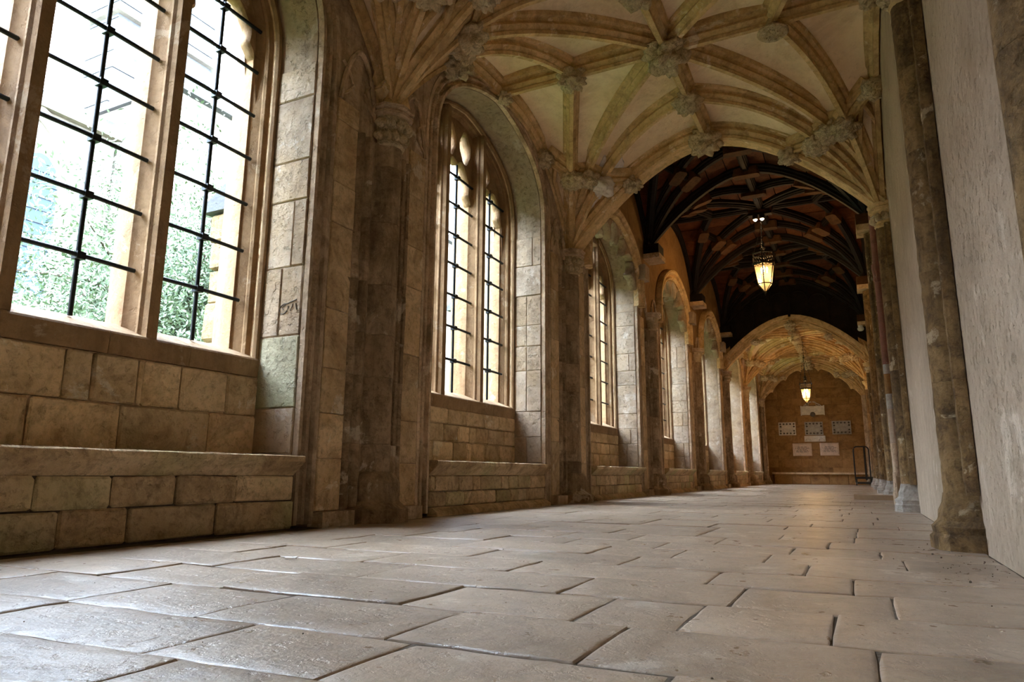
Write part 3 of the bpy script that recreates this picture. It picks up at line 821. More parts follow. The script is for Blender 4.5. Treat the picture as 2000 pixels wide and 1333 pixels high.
# closing walls, and an unseen roof box added to stop skylight leaking in
mb = MB(); mb.box(OUTX, RX+.4, YBACK-.3, YBACK, -.2, TOP); o = mb.build('wall_back', M_PLAST); tag(o, kind='structure')
mb = MB(); mb.box(OUTX-.2, RX+.6, YBACK-.3, PY(2)+.35, 5.05, 5.2); mb.box(OUTX-.2, RX+.6, PY(2)+.3, PY(5)+.4, TOP, TOP+.15); mb.box(OUTX-.2, RX+.6, PY(5)+.3, YEND+.6, 5.05, 5.2)
mb.box(OUTX, RX+.4, PY(2)+.29, PY(2)+.35, 5.0, TOP+.1); mb.box(OUTX, RX+.4, PY(5)+.3, PY(5)+.36, 5.0, TOP+.1)
mb.box(OUTX, RX+.4, YEND+.45, YEND+.6, -.2, 5.2); mb.box(OUTX, OUTX+.5, PY(7), YEND+.6, -.2, 5.2); mb.box(OUTX, WX, PY(-1)-.4, PY(-1), -.2, 5.2)
o = mb.build('roof', M_TIMBER); tag(o, kind='structure')  # unseen shell, added above the vaults to block stray daylight through gaps
# cross walls over the two end arches of the stone vaults
def cross_arch_pts(dz=0., n=16, dx=0.):
    l = [(XL+dx+(XM-XL-dx)*(k/n)**1.25, ZC+dz+(ZR-ZC)*g_T((k/n)**1.25)) for k in range(n+1)]
    r = [(XR-dx+(XM-XR+dx)*(k/n)**1.25, ZC+dz+(ZR-ZC)*g_T((k/n)**1.25)) for k in range(n+1)]
    return l + list(reversed(r[:-1]))
a = cross_arch_pts(.03)
o = plate('wall_cross', [(WX-.2, ZC-.1), (a[0][0], ZC-.1)] + a + [(a[-1][0], ZC-.1), (RX+.1, ZC-.1), (RX+.1, TOP), (WX-.2, TOP)], [], 'y', PY(2)+.06, PY(2)+.30, M_RIB); tag(o, kind='structure')
# far cross wall: stone arch band facing the camera, dark traceried oak above it
CW = empty('wall_cross', kind='structure')
a = cross_arch_pts(.03); a2 = cross_arch_pts(.24, dx=-.05)
plate('arch_band', [(WX-.02, ZC-.1), (a[0][0], ZC-.1)] + a + [(a[-1][0], ZC-.1), (RX, ZC-.1)] + [(RX, ZC+.2)] + list(reversed(a2)) + [(WX-.02, ZC+.2)], [], 'y', PY(5)-.06, PY(5)+.22, M_RIB, CW)
plate('dark_panel', [(WX-.1, ZC+.18)] + cross_arch_pts(.20, dx=-.05) + [(RX+.05, ZC+.18), (RX+.05, TOP), (WX-.1, TOP)], [], 'y', PY(5)+.04, PY(5)+.20, M_TIMBER, CW)
for k in range(7):
    x = XM + (k-3)*.52; zb_ = ZC + .2 + (ZR-ZC)*g_T(max(0, 1-abs(x-XM)/1.927))
    m = MB(); m.box(x-.025, x+.025, PY(5)-.05, PY(5)+.05, zb_, 6.0-.16*abs(k-3)); m.build('oak_mullion', M_TIMBER, CW)
    if k < 6:
        xm = x+.26; zt = 5.55-.14*abs(k-2.5)
        for s in (-1, 1):
            path = [Vector((xm+s*.26*math.cos(q*PI/12), PY(5)-.03, zt+.26*math.sin(q*PI/12))) for q in range(7)]
            m = MB(); m.tube(path, .022, 6); m.build('oak_cusp', M_TIMBER, CW)
m = MB(); p = [Vector((x, PY(5)-.02, z+.02)) for x, z in cross_arch_pts(.21, dx=-.05)]
m.sweep(p, [(Vector((0, 1, 0)), Vector((0, 0, 1)))]*len(p), [(-.07, 0), (.05, 0), (.05, .07), (-.05, .07)]); m.build('hood_mould', M_TIMBER, CW, smooth=40)
# end wall, framed by the cusped end arch
EW = MB(); EW.box(WX-.4, RX+.3, YEND, YEND+.4, -.2, 5.0); EWALL = EW.build('wall_end', M_END); tag(EWALL, kind='structure')
rnd = random.Random(5); z = .02
while z < 4.6:
    h = rnd.uniform(.28, .40); x = -3.5
    while x < RX:
        w_ = rnd.uniform(.5, .95); x1 = min(x+w_, RX)
        if RX-x1 < .2: x1 = RX
        stone_at('wall_stone', x+.003, x1-.003, YEND-.02-rnd.uniform(0, .006), YEND+.03, z+.003, z+h-.003, M_END, EWALL, .006, .002); x = x1
    z += h
ea = cross_arch_pts(-.05, dx=.10); n = len(ea)
EA = empty('wall_end_arch', kind='structure')
cus = []
for i in range(97):
    f = i/96*(n-1); j = min(int(f), n-2); q = f-j
    x = ea[j][0]+(ea[j+1][0]-ea[j][0])*q; z = ea[j][1]+(ea[j+1][1]-ea[j][1])*q
    s = abs(math.sin(i/96*PI*7)); cus.append((x, z - .15*(1-s)**2.2 if 0 < i < 96 else z))
plate('cusped_arch', [(WX-.3, .0), (ea[0][0], .0)] + cus + [(ea[-1][0], .0), (RX+.05, .0), (RX+.05, 5.0), (WX-.3, 5.0)], [], 'y', PY(7)+.10, PY(7)+.22, M_RIB, EA, bev=.02)
for k, dx in ((0, 0), (1, .05)):
    p = [Vector((x, PY(7)+.02+.05*k, z)) for x, z in cross_arch_pts(.02, dx=dx)]
    m = MB(); m.sweep(p, rib_frames(p), [(u, v) for u, v in RPROF]); m.build('rib', M_RIB, EA, smooth=35)
for x0 in (XL+.06, XR-.06):
    m = MB()
    for q in range(3): m.tube([(x0+(-.05+.05*q)*(1 if x0 < XM else -1), PY(7)+.02+.05*q, .2), (x0+(-.05+.05*q)*(1 if x0 < XM else -1), PY(7)+.02+.05*q, ZC)], .03, 8)
    m.build('shaft', M_PIER, EA, smooth=40)
    m = MB(); m.lathe([(.20, 0), (.20, .1), (.15, .16), (.14, .24), (.10, .28)], (x0, PY(7)+.02, 0), 8, 1, 1, PI/8); m.build('base', M_PIER, EA, smooth=25)
# end bench
EB = empty('stone_bench', (XM, YEND-.3, 0), 'low stone bench along the far end wall beneath the tablets', 'bench')
m = MB(); m.box(-3.16, .40, YEND-.46, YEND-.035, .40, .47); m.build('seat_slab', M_WALL, EB)
for k in range(5):
    stone_at('bench_stone', -3.10+.68*k+.003, -3.10+.68*(k+1)-.003, YEND-.38, YEND-.04, 0, .40, M_END, EB)

# ------------------------------------------------------------------ right wall shafts
RL = {1: 'nearest brown half-round shaft on the plaster wall, crumbling black at its foot', 2: 'second half-round shaft on the plaster wall with pale worn moulded base',
 3: 'shaft on the right wall below the first timber corbel there', 4: 'shaft on the right wall below the second timber corbel there', 5: 'stone shaft with carved capital carrying the right foot of the pale far arch',
 6: 'stone shaft on the right wall inside the far vault', 0: 'brown shaft at the top right corner of the view, beside the nearest plaster panel', -1: 'shaft on the plaster wall behind the camera'}
def right_shaft(k, y):
    S = empty('wall_shaft', (XR, y, 0), RL[k], 'shaft', 'half-round shafts on the plastered wall')
    cx = RX-.005; pr = []
    half = [(.205, cx), (.205, cx-.03), (.19, cx-.055), (.165, cx-.06), (.152, cx-.04), (.146, cx-.006), (.112, cx-.004)]
    for i in range(6):
        th = .08*PI + (PI/2-.08*PI)*i/5; half.append((.108*math.cos(th), cx-.03-.108*math.sin(th)))
    pr = [(q, x) for q, x in half] + [(-q, x) for q, x in reversed(half[:-1])]
    tim = k in (3, 4)
    ztop = 4.5 if tim else 3.2
    rnd = random.Random(k+60); z = .28
    while z < ztop-.01:
        z1 = min(ztop, z+rnd.uniform(.4, .8))
        if ztop-z1 < .2: z1 = ztop
        n = 14 if k in (1, 2) else 3
        er = .006 if k == 1 else .004
        rws = [[(x - 0 + (noise.noise((q*19, (z+(z1-z)*i/n)*15, k))*er if x < cx-.001 else 0), y+q+noise.noise((x*19, (z+(z1-z)*i/n)*15, k+4))*er, z+.001+(z1-z-.002)*i/n) for q, x in pr] for i in range(n+1)]
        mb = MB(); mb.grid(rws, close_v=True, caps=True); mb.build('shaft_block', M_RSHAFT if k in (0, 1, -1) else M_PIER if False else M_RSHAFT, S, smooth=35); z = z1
    # base, broken and uneven
    mb = MB(); prof = [(.205, -.01), (.205, .07), (.19, .085), (.195, .12), (.165, .15), (.155, .20), (.135, .24), (.13, .29)]
    rws = []
    for r, zz in prof:
        row = []
        for j in range(20):
            th = 2*PI*j/20; cth, sth = math.cos(th), math.sin(th); sq = 1/max(abs(cth), abs(sth))**.6
            q = r*sq*(1+.10*noise.noise((th*2, zz*14, k*2.1)))
            row.append((min(cx+.02, cx-.02+q*cth*.95), y+q*sth*1.02, zz))
        rws.append(row)
    mb.grid(rws, close_v=True, caps=True); mb.build('base', M_RSHAFT if k == 1 else M_PALE, S, smooth=30)
    if not tim:
        mb = MB(); mb.lathe([(.13, 3.18), (.15, 3.2), (.15, 3.215), (.128, 3.23), (.135, 3.28), (.17, 3.36), (.20, 3.38), (.20, 3.41), (.185, 3.42), (.21, 3.44), (.21, 3.46)], (cx-.0, y, 0), 12)
        cp = mb.build('capital', M_RIB, S, smooth=35)
        if k in (1, 2, 5):
            for j in range(6):
                th = PI/2 + PI*(j+.5)/6; bl = MB(); leaf_blob(bl, (cx+.15*math.cos(th), y+.15*math.sin(th), 3.30), .05, j+k); bl.build('leaf', M_BOSS, cp, smooth=60)
    return S
for k in (-1, 1, 2, 3, 4, 5, 6): right_shaft(k, PY(k)-(.03 if k == 1 else 0))
S0 = right_shaft(0, 1.97)
z = .30; rnd = random.Random(77)
while z < 3.2:
    z1 = min(3.2, z+rnd.uniform(.35, .7))
    stone_at('edge_stone', RX-.035, RX+.002, 2.19, 2.36+rnd.uniform(-.02, .03), z+.002, z1-.002, M_PALE, S0, .01, .004); z = z1


# ------------------------------------------------------------------ timber corbels and cusped recess heads
for k in (3, 4, 5):
    for side in ('L', 'R'):
        x0, x1 = (WX-.02, -3.14) if side == 'L' else (.29, RX+.02)
        pos = {3: 'first', 4: 'second', 5: 'third'}[k]
        lab = ('%s projecting stone and oak corbel block under the timber roof, window side' if side == 'L' else '%s projecting corbel block under the timber roof, on the plain plaster wall side') % pos
        C = empty('roof_corbel', ((x0+x1)/2, PY(k), 4.6), lab, 'corbel', 'corbel blocks carrying the timber roof')
        m = MB(); m.box(x0, x1, PY(k)-.24, PY(k)+.24, 4.52, 4.62); m.build('stone_shelf', M_WALL, C)
        m = MB(); m.box(x0, x1-.02 if side == 'L' else x1, PY(k)-.20, PY(k)+.20, 4.622, 4.82); m.build('oak_block', M_TIMBER if side == 'L' else M_BLOCK, C)
def cusps(b):
    c = yb(b); pts = arch_pts(HW-.01, ARC['z0'], ARC['h']-.01, 3.44, 40, c=c)
    n = 7; ln = [0]
    for (u, z), (u2, z2) in zip(pts, pts[1:]): ln.append(ln[-1]+math.hypot(u2-u, z2-z))
    T = ln[-1]
    def at(s):
        s = max(0, min(T-1e-6, s))
        for i in range(len(ln)-1):
            if ln[i+1] >= s:
                f = (s-ln[i])/(ln[i+1]-ln[i]+1e-9); a, b2 = pts[i], pts[i+1]
                return a[0]+(b2[0]-a[0])*f, a[1]+(b2[1]-a[1])*f
    def inn(u, z, d):
        vx, vz = c-u, (ARC['z0']+.25)-z; l = math.hypot(vx, vz); return (u+vx/l*d, z+vz/l*d)
    for k in range(1, n):
        s0 = T*k/n; w_ = T/n*.48; out = []
        for q in range(9): out.append(at(s0-w_+2*w_*q/8))
        ins = []
        for q in range(13):
            f = q/12; s = s0+w_-2*w_*f; u, z = at(s); d = .04+.27*max(0, 1-abs(f-.5)/.5)**2.2 + (.06 if abs(f-.5) < .1 else 0)
            ins.append(inn(u, z, d))
        plate('cusp', out+ins, [], 'x', WX-.13, WX+.03, M_REVEAL, WALL, bev=.022)
    path = [Vector((WX+.02, u, z)) for u, z in pts]
    P2, fr = arch_frames(arch_pts(HW+.02, ARC['z0'], ARC['h']+.02, 3.44, 16, c=c))
    m = MB(); m.sweep(P2, fr, [(-.03, WX-.04), (-.03, WX+.05), (.0, WX+.09), (.03, WX+.095), (.05, WX+.05), (.075, WX+.045), (.10, WX+.11), (.14, WX+.13), (.18, WX+.12), (.20, WX+.08), (.20, WX)]); m.build('hood_mould', M_RIB, WALL, smooth=35)
    m = MB(); m.box(WX-.02, WX+.20, c+HW-.04, c+HW+.26, 3.94, 4.22); m.build('label_stop', M_REVEAL, WALL)
for b in TIMBER: cusps(b)

# ------------------------------------------------------------------ lanterns
def hexpt(r, k, z, c): 
    th = PI/6 + PI*k/3; return Vector((c[0]+r*math.cos(th), c[1]+r*math.sin(th), z))
def lantern(cx, cy, zb, ztop, hook, label, s=1.0, spots=False):
    T = empty('hanging_lantern', (cx, cy, zb), label, 'lantern', 'hexagonal lanterns hanging from the vault')
    c = (cx, cy); H = ztop-zb
    z0, z1, z2, z3, z4 = zb+.0*H, zb+.20*H, zb+.62*H, zb+.64*H, zb+.86*H
    r1, r2, r3 = .145*s, .215*s, .235*s
    for k in range(6):
        m = MB(); m.tube([hexpt(.012, k, zb+.02, c), hexpt(r1, k, z1, c), hexpt(r2, k, z2, c)], .011*s, 6); m.build('frame_bar', M_BRASS, T)
        m = MB(); a, b, d, e = hexpt(r1-.006, k, z1, c), hexpt(r1-.006, k+1, z1, c), hexpt(r2-.006, k+1, z2, c), hexpt(r2-.006, k, z2, c); m.add([a, b, d, e], [(0, 1, 2, 3)]); m.build('pane', M_GLASS, T)
        m = MB(); m.add([hexpt(.008, k, zb+.025, c), hexpt(.008, k+1, zb+.025, c), b, a], [(0, 1, 2, 3)]); m.build('lower_pane', M_GLASS, T)
        # openwork crown panel: uprights, hoops and scrolls
        cr = MB(); p, q = hexpt(r3, k, z3, c), hexpt(r3, k+1, z3, c); p2, q2 = hexpt(r3*.96, k, z4, c), hexpt(r3*.96, k+1, z4, c)
        cr.tube([p, q], .010*s, 6); cr.tube([p2, q2], .008*s, 6); cr.tube([p, p2+Vector((0, 0, .05*s))], .010*s, 6)
        for i in range(4):
            for j in range(2):
                f = (i+.5)/4; g = (j+.5)/2; m0 = p.lerp(q, f).lerp(p2.lerp(q2, f), g); ax = (q-p).normalized(); rr = (q-p).length/8.5
                cr.tube([m0+ax*rr*math.cos(th)+Vector((0, 0, rr*1.3*math.sin(th))) for th in [2*PI*u/8 for u in range(9)]], .0055*s, 4)
        for i in range(5):
            f = (i+.5)/5; m0 = p2.lerp(q2, f); cr.tube([m0, m0+Vector((0, 0, .05*s))], [.008*s, .002], 4)
        for i in range(3):
            f = (i+.5)/3; m0 = hexpt(r2, k, z2, c).lerp(hexpt(r2, k+1, z2, c), f); ax = (q-p).normalized()
            cr.tube([m0+ax*.03*s*math.cos(th)-Vector((0, 0, .05*s*abs(math.sin(th)))) for th in [PI*u/6 for u in range(7)]], .0055*s, 4)
        cr.build('crown_panel', M_BRASS, T)
    for z, r, rad in ((z1, r1, .011), (z2, r2, .014), (z3, r3, .012)):
        m = MB(); m.tube([hexpt(r, k, z, c) for k in range(7)], rad*s, 6); m.build('hoop', M_BRASS, T)
    m = MB(); m.lathe([(.002, -.05), (.018, -.03), (.01, -.01), (.03, .01), (.012, .03)], (cx, cy, zb), 8); m.build('finial', M_BRASS, T)
    m = MB(); m.lathe([(.04, .0), (.06, .03), (.03, .08), (.05, .12), (.015, .2)], (cx, cy, ztop-.04*H), 10); m.build('top_knob', M_BRASS, T, smooth=40)
    for k in (0, 2, 4):
        a, b = hexpt(r3+.02, k, z4, c), Vector((cx, cy, ztop+(hook-ztop)*.62)); ch = MB(); n = 14
        for i in range(n):
            p, q = a.lerp(b, i/n), a.lerp(b, (i+.75)/n); ch.tube([p, q], .006 if i % 2 else .009, 5)
        ch.build('chain', M_BRASS, T)
        sb = MB(); sb.lathe([(.006, -.03), (.016, 0), (.006, .03)], a, 6); sb.build('chain_lug', M_BRASS, T)
    ch = MB(); n = 16
    for i in range(n):
        za, zb2 = ztop+(hook-ztop)*i/n, ztop+(hook-ztop)*(i+.8)/n; ch.tube([(cx, cy, za), (cx+.01*(-1)**i, cy, zb2)], .009, 5)
    ch.build('rod', M_BRASS, T)
    for k in range(3):
        th = 2*PI*k/3+.5; p = (cx+.06*s*math.cos(th), cy+.06*s*math.sin(th), z1+.30*H)
        m = MB(); m.lathe([(.004, -.05), (.012, -.045), (.012, .0), (.02, .02), (.022, .045), (.012, .075), (.002, .09)], p, 8); m.build('bulb', M_BULB, T, smooth=60)
    return T
lantern(-1.478, 15.0, 4.17, 5.18, 6.0, 'large hexagonal hanging lantern with openwork crown under the dark timber roof', 1.05)
point_light('lantern_lamp', (-1.478, 15.0, 4.55), 1.7, (1, .66, .32), .07)
lantern(-1.30, 23.44, 2.60, 3.32, 4.70, 'smaller glowing lantern hanging in the far stone vault before the end wall', .80)
point_light('lantern_lamp', (-1.30, 23.44, 2.88), 1.8, (1, .64, .28), .06)
F = empty('ceiling_spotlight', (-1.50, 14.9, 5.95), 'twin lit spotlights on a bracket above the large lantern', 'spotlight')
m = MB(); m.box(-1.72, -1.24, 14.86, 15.0, 5.90, 5.95); m.build('bracket', M_BRASS, F)
for x in (-1.58, -1.44):
    m = MB(); m.lathe([(.03, .0), (.055, .02), (.06, .08), (.05, .12)], (x, 14.90, 5.80), 10); h = m.build('lamp_housing', M_BRASS, F)
    m = MB(); m.lathe([(.002, -.035), (.035, -.015), (.045, .005)], (x, 14.90, 5.80), 10); m.build('bulb', M_SPOT, h, smooth=60)

# ------------------------------------------------------------------ tablets on the end wall
def tablet(x0, x1, z0, z1, label, mat, kind):
    y = YEND-.026
    T = empty('memorial_tablet', ((x0+x1)/2, y, z0), label, 'tablet')
    m = MB(); d = .05
    fr = [(x0, z0), (x1, z0), (x1, z1), (x0, z1)]
    if kind == 'raised':
        i = .05; m.add([(x, y, z) for x, z in fr] + [(x, y-.03, z) for x, z in fr] + [(x+(i if x == x0 else -i), y-d, z+(i if z == z0 else -i)) for x, z in fr],
            [(0, 1, 5, 4), (1, 2, 6, 5), (2, 3, 7, 6), (3, 0, 4, 7), (4, 5, 9, 8), (5, 6, 10, 9), (6, 7, 11, 10), (7, 4, 8, 11), (8, 9, 10, 11)])
    else: m.box(x0, x1, y-d, y, z0, z1)
    m.build('slab', mat, T)
    w_, h = x1-x0, z1-z0
    if kind == 'framed':
        f = MB(); 
        for a in ((x0, x1, z0, z0+.03), (x0, x1, z1-.03, z1), (x0, x0+.03, z0+.03, z1-.03), (x1-.03, x1, z0+.03, z1-.03)): f.box(a[0], a[1], y-d-.015, y-d+.002, a[2], a[3])
        f.build('rim', mat, T)
        for i in range(5):
            for zz in (z0+.075, z1-.075): 
                b = MB(); leaf_blob(b, (x0+w_*(i+.5)/5, y-d-.003, zz), .034, i); b.build('carved_ornament', M_CARVE, T)
        for i in (1, 2):
            for xx in (x0+.075, x1-.075): b = MB(); leaf_blob(b, (xx, y-d-.003, z0+h*i/3), .034, i+4); b.build('carved_ornament', M_CARVE, T)
        b = MB(); b.box(x0+.14, x1-.14, y-d-.012, y-d+.002, z0+.13, z1-.13); b.build('inner_panel', M_MARBLE if mat == M_MARBLE else mat, T)
    if kind == 'crest':
        for a, b_ in ((x0-.02, x0+.02), (x1-.02, x1+.02)): f = MB(); f.box(a, b_, y-d-.02, y, z0-.02, z1+.02); f.build('side_strip', mat, T)
        s = MB()
        for sg in (-1, 1):
            cx = (x0+x1)/2
            s.tube([(cx+sg*(.02+.30*f), y-.03, z1+.16*math.cos(f*PI/2)+.015*math.sin(9*f)) for f in [k/10 for k in range(11)]], [.028-.012*k/10 for k in range(11)], 6)
            s.tube([(cx+sg*(.19+.05*math.cos(t)), y-.03, z1+.05+.05*math.sin(t)) for t in [k*.6 for k in range(11)]], .014, 5)
        s.build('scroll_crest', mat, T, smooth=50)
        b = MB(); b.lathe([(.09, -.05), (.10, 0), (.07, .03), (.03, .05)], (0, 0, 0), 14)
        b.v = [((x0+x1)/2+p[0], y-d-p[2]*.6, z0+.02+p[1]) for p in b.v]; b.build('roundel', M_CARVE, T, smooth=50)
    if kind == 'bracket':
        for sg in (-1, 1):
            b = MB(); cx = (x0+x1)/2 + sg*w_*.32
            b.tube([(cx+.10*math.cos(t), y-d, z0+.02+.09*math.sin(t)) for t in [PI*k/8 for k in range(9)]], .022, 6); b.build('scroll', mat, T, smooth=50)
    if kind == 'raised':                                # worn cut lines of the inscription, too far off to read
        for i in range(5):
            zz = z1-.15-i*(h-.26)/5; k = [.30, .40, .26, .34, .36][i]
            g = MB(); n = 16
            for j in range(n):
                if (j*7+i*3) % 5 == 0: continue
                xa = (x0+x1)/2 - w_*k*.9 + 2*w_*k*.9*j/n; g.box(xa, xa+w_*k*1.8/n*.6, y-d-.002, y-d+.004, zz-.016, zz+.016)
            g.build('worn_inscription_line', M_CARVE, T)
tablet(-1.93, -1.07, 2.78, 3.14, 'wide pale tablet with scrolled crest, uppermost on the end wall under the lantern', M_MARBLE, 'crest')
tablet(-2.84, -2.18, 1.97, 2.50, 'paler left tablet of the three with carved borders', M_MARBLE, 'framed')
tablet(-1.84, -1.16, 1.955, 2.495, 'grey middle tablet of the three with carved borders', M_SLATE, 'framed')
tablet(-.83, -.14, 1.975, 2.51, 'grey right tablet of the three with carved borders', M_SLATE, 'framed')
tablet(-1.88, -1.10, 1.70, 1.93, 'broken pale scroll bracket below the middle grey tablet', M_MARBLE, 'bracket')
tablet(-2.35, -1.63, 1.13, 1.635, 'pinkish plain inscribed tablet, lower left of the lowest pair', M_PINK, 'raised')
tablet(-1.33, -.64, 1.14, 1.64, 'pinkish plain inscribed tablet, lower right of the lowest pair', M_PINK, 'raised')

# ------------------------------------------------------------------ platform trolley
T = empty('platform_trolley', (.15, 28.9, 0), 'black steel platform trolley with hooped handle standing before the end wall', 'trolley')
yt = 28.75
m = MB(); pts = [(-.13, yt, .22)] + [(-.13, yt, 1.28)] + [(-.13+.12*(1-math.cos(t)), yt, 1.28+.14*math.sin(t)) for t in (.4, .8, 1.2, PI/2)] + [(.26, yt, 1.42)] + [(.26+.12*math.sin(t), yt, 1.28+.14*math.cos(t)) for t in (.4, .8, 1.2, PI/2)] + [(.38, yt, .22)]
m.tube(pts, .024, 10); m.build('handle', M_STEEL, T, smooth=50)
m = MB(); m.box(.20, .27, yt-.03, yt+.03, .20, 1.40); m.build('upright', M_STEEL, T)
m = MB(); m.box(-.14, .50, yt-.08, yt+.85, .24, .32); m.build('platform', M_STEEL, T)
m = MB(); m.box(-.10, .40, yt-.03, yt+.80, .06, .13); m.build('lower_frame', M_STEEL, T)
for x, y in ((-.11, yt), (.40, yt), (-.11, yt+.75), (.40, yt+.75)):
    m = MB(); m.lathe([(.03, -.02), (.085, -.02), (.085, .02), (.03, .02)], (0, 0, 0), 14); m.v = [(x+p[2], y+p[0], .085+p[1]) for p in m.v]; wl = m.build('wheel', M_STEEL, T, smooth=40)
    m = MB(); m.lathe([(.01, -.026), (.04, -.026), (.04, .026), (.01, .026)], (0, 0, 0), 10); m.v = [(x+p[2], y+p[0], .085+p[1]) for p in m.v]; m.build('hub', M_WHITE, wl)
    m = MB(); m.box(x-.035, x+.035, y-.02, y+.02, .10, .25); m.build('fork', M_STEEL, T)

# ------------------------------------------------------------------ right hand bits
o = MB(); 
T = empty('floor_board', (.2, 12.3, 0), 'low brown board lying across the paving beyond the second shaft', 'board')
m = MB(); m.box(-.10, RX-.01, 12.2, 12.55, .002, .075); m.build('plank', M_BOARD, T); m = MB(); m.box(-.10, RX-.01, 12.56, 13.4, .002, .055); m.build('plank', M_BOARD, T)
T = empty('brown_panel', (.5, 9.7, 0), 'narrow brown panel leaning upright behind the second shaft', 'panel')
m = MB(); m.box(.40, RX-.004, 9.35, 9.40, .004, .36); m.build('board', M_BOARD, T); m = MB(); m.box(.385, .40, 9.34, 9.41, .004, .37); m.build('edge', M_BOARD, T)
T = empty('painted_colonnette', (.46, 10.4, 0), 'slender colonnette with flaking red paint on the plaster wall past the second shaft', 'colonnette')
for (za, zb_), mt in (((.42, .8), M_PIER), ((.8, 1.25), M_PLAST), ((1.25, 1.45), M_SLATE), ((1.45, 1.72), M_OCHRE), ((1.72, 1.85), M_SLATE), ((1.85, 3.0), M_RED), ((3.25, 4.4), M_RED)):
    m = MB(); m.tube([(.455, 10.4, za), (.455, 10.4, zb_-.003)], .055, 12); m.build('shaft', mt, T, smooth=50)
m = MB(); m.lathe([(.055, 0), (.075, .03), (.065, .08), (.078, .18), (.08, .25)], (.455, 10.4, 3.0), 10); m.build('capital', M_RED, T, smooth=30)
m = MB(); m.lathe([(.08, 0), (.08, .15), (.07, .2), (.06, .42)], (.455, 10.4, .0), 8); m.build('base', M_PIER, T, smooth=30)
m = MB(); m.box(.49, RX-.006, 10.2, 10.34, .1, 4.3); m.build('painted_strip', M_RED, T)
T = empty('security_camera', (.30, 20.9, 4.46), 'small white security camera under the third corbel on the plaster wall side', 'camera')
m = MB(); m.lathe([(.06, .06), (.06, .03), (.055, .0)], (.36, 21.15, 4.455), 12); m.build('mount', M_WHITE, T, smooth=40)
m = MB(); m.lathe([(.075, .0), (.085, -.03), (.08, -.07), (.05, -.10), (.004, -.11)], (.36, 21.15, 4.455), 14); m.build('dome', M_WHITE, T, smooth=50)
# grit and crumbs on the floor
m = MB(); rnd = random.Random(3)
for i in range(130):
    if i < 60: x, y = rnd.uniform(.25, RX-.03), rnd.uniform(3.0, 4.6)
    else: x, y = rnd.uniform(-2.6, .4), rnd.uniform(.8, 5)
    r = rnd.uniform(.001, .0026) if i > 9 else rnd.uniform(.003, .0055)
    leaf_blob(m, (x, y, r*.4+.002), r, i, 3, 5)
o = m.build('floor_grit', M_MORTAR); tag(o, 'dark crumbs of grit scattered on the paving', 'grit', kind='stuff')
m = MB(); m.obox((-2.26, 2.36, .006), Vector((.022, .01, 0)), Vector((-.004, .009, 0)), Vector((0, 0, .003))); m.obox((-2.245, 2.37, .009), Vector((.012, .004, .002)), Vector((-.003, .007, 0)), Vector((0, 0, .002)))
o = m.build('paper_scrap', M_WHITE); tag(o, 'tiny white scrap of paper on the paving near the front bench', 'scrap')

# ------------------------------------------------------------------ outside: lawn, buttresses, college range, tree
m = MB(); m.box(-40, OUTX, -25, 45, -.4, -.25); o = m.build('ground', M_GRASS); tag(o, kind='structure')
def buttress(k):
    y = PY(k)
    B = empty('buttress', (-4.8, y, -.25), ['rough yellow stone buttress with dark sloped cap outside, right of the front window', 'stone buttress outside, right of the second window'][k-1] if k in (1, 2) else
              {-1: 'outside buttress behind the camera', 0: 'outside buttress left of the front window', 3: 'outside buttress between third and fourth windows', 4: 'outside buttress between fourth and fifth windows', 5: 'outside buttress between fifth and sixth windows', 6: 'outside buttress between the last two windows'}[k], 'buttress', 'buttresses along the outer face of the cloister')
    z = -.25; rnd = random.Random(k+5); x0 = -5.15
    while z < 2.7:
        h = rnd.uniform(.22, .4); z1 = min(2.7, z+h); d = rnd.uniform(-.02, .02)
        stone_at('stone', x0+d, OUTX-.04, y-.32+d, y+.32-d, z+.004, z1-.004, M_BUTT, B, .02, .01); z = z1
    m = MB(); m.grid([[(x, yy, zz) for x, zz in ((x0-.08, 2.71), (x0-.08, 2.78), (OUTX-.04, 3.35), (OUTX-.04, 2.71))] for yy in (y-.37, y+.37)], close_v=True, caps=True); m.build('cap', M_TOWER, B)
for k in range(-1, 7): buttress(k)
def gothic(B, x, yc, z0, w_, h, lights=2):
    """moulded opening with leaded lights, facing +X, set in the wall face at x"""
    n = 14; pts = [(yc-w_/2, z0)] + [(yc - w_/2*math.cos(PI*k/n), z0+h*.6+h*.4*math.sin(PI*k/n)**.8) for k in range(n+1)] + [(yc+w_/2, z0)]
    path, fr = arch_frames(pts)
    m = MB(); m.sweep([p+Vector((x, 0, 0)) for p in path], fr, [(.0, -.05), (.0, .05), (.06, .09), (.13, .05), (.20, .12), (.26, .12), (.28, 0)]); f = m.build('window', M_EXT, B, smooth=40)
    for i in range(lights):
        a = yc-w_/2+w_*i/lights+.07; b = yc-w_/2+w_*(i+1)/lights-.07; c = (a+b)/2; r = (b-a)/2; hz = z0+h*.62
        out = [(a, z0)] + [(c - r*math.cos(PI*k/16)*(1-.18*abs(math.sin(2.5*PI*k/8))), hz+r*1.5*math.sin(PI*k/16)) for k in range(17)] + [(b, z0)]
        plate('pane', out, [], 'x', x+.005, x+.03, M_LEAD, f)
        g = MB(); zz = z0+.15
        while zz < hz+r: g.box(x+.03, x+.05, a, b, zz, zz+.02); zz += .28
        g.build('lead_bar', M_IRON, f)
XB = -15.0
B = empty('college_range', (XB, 8, -.25), 'pale college building across the garden with traceried windows and parapet', 'building')
m = MB(); m.box(XB-4, XB, -20, 9.1, -.25, 8.0); m.build('wall', M_EXT, B)
m = MB(); m.box(XB-.1, XB+.18, -20, 9.15, 7.95, 8.08); m.box(XB-.05, XB+.10, -20, 9.1, 8.08, 8.25); m.build('parapet', M_EXT, B)
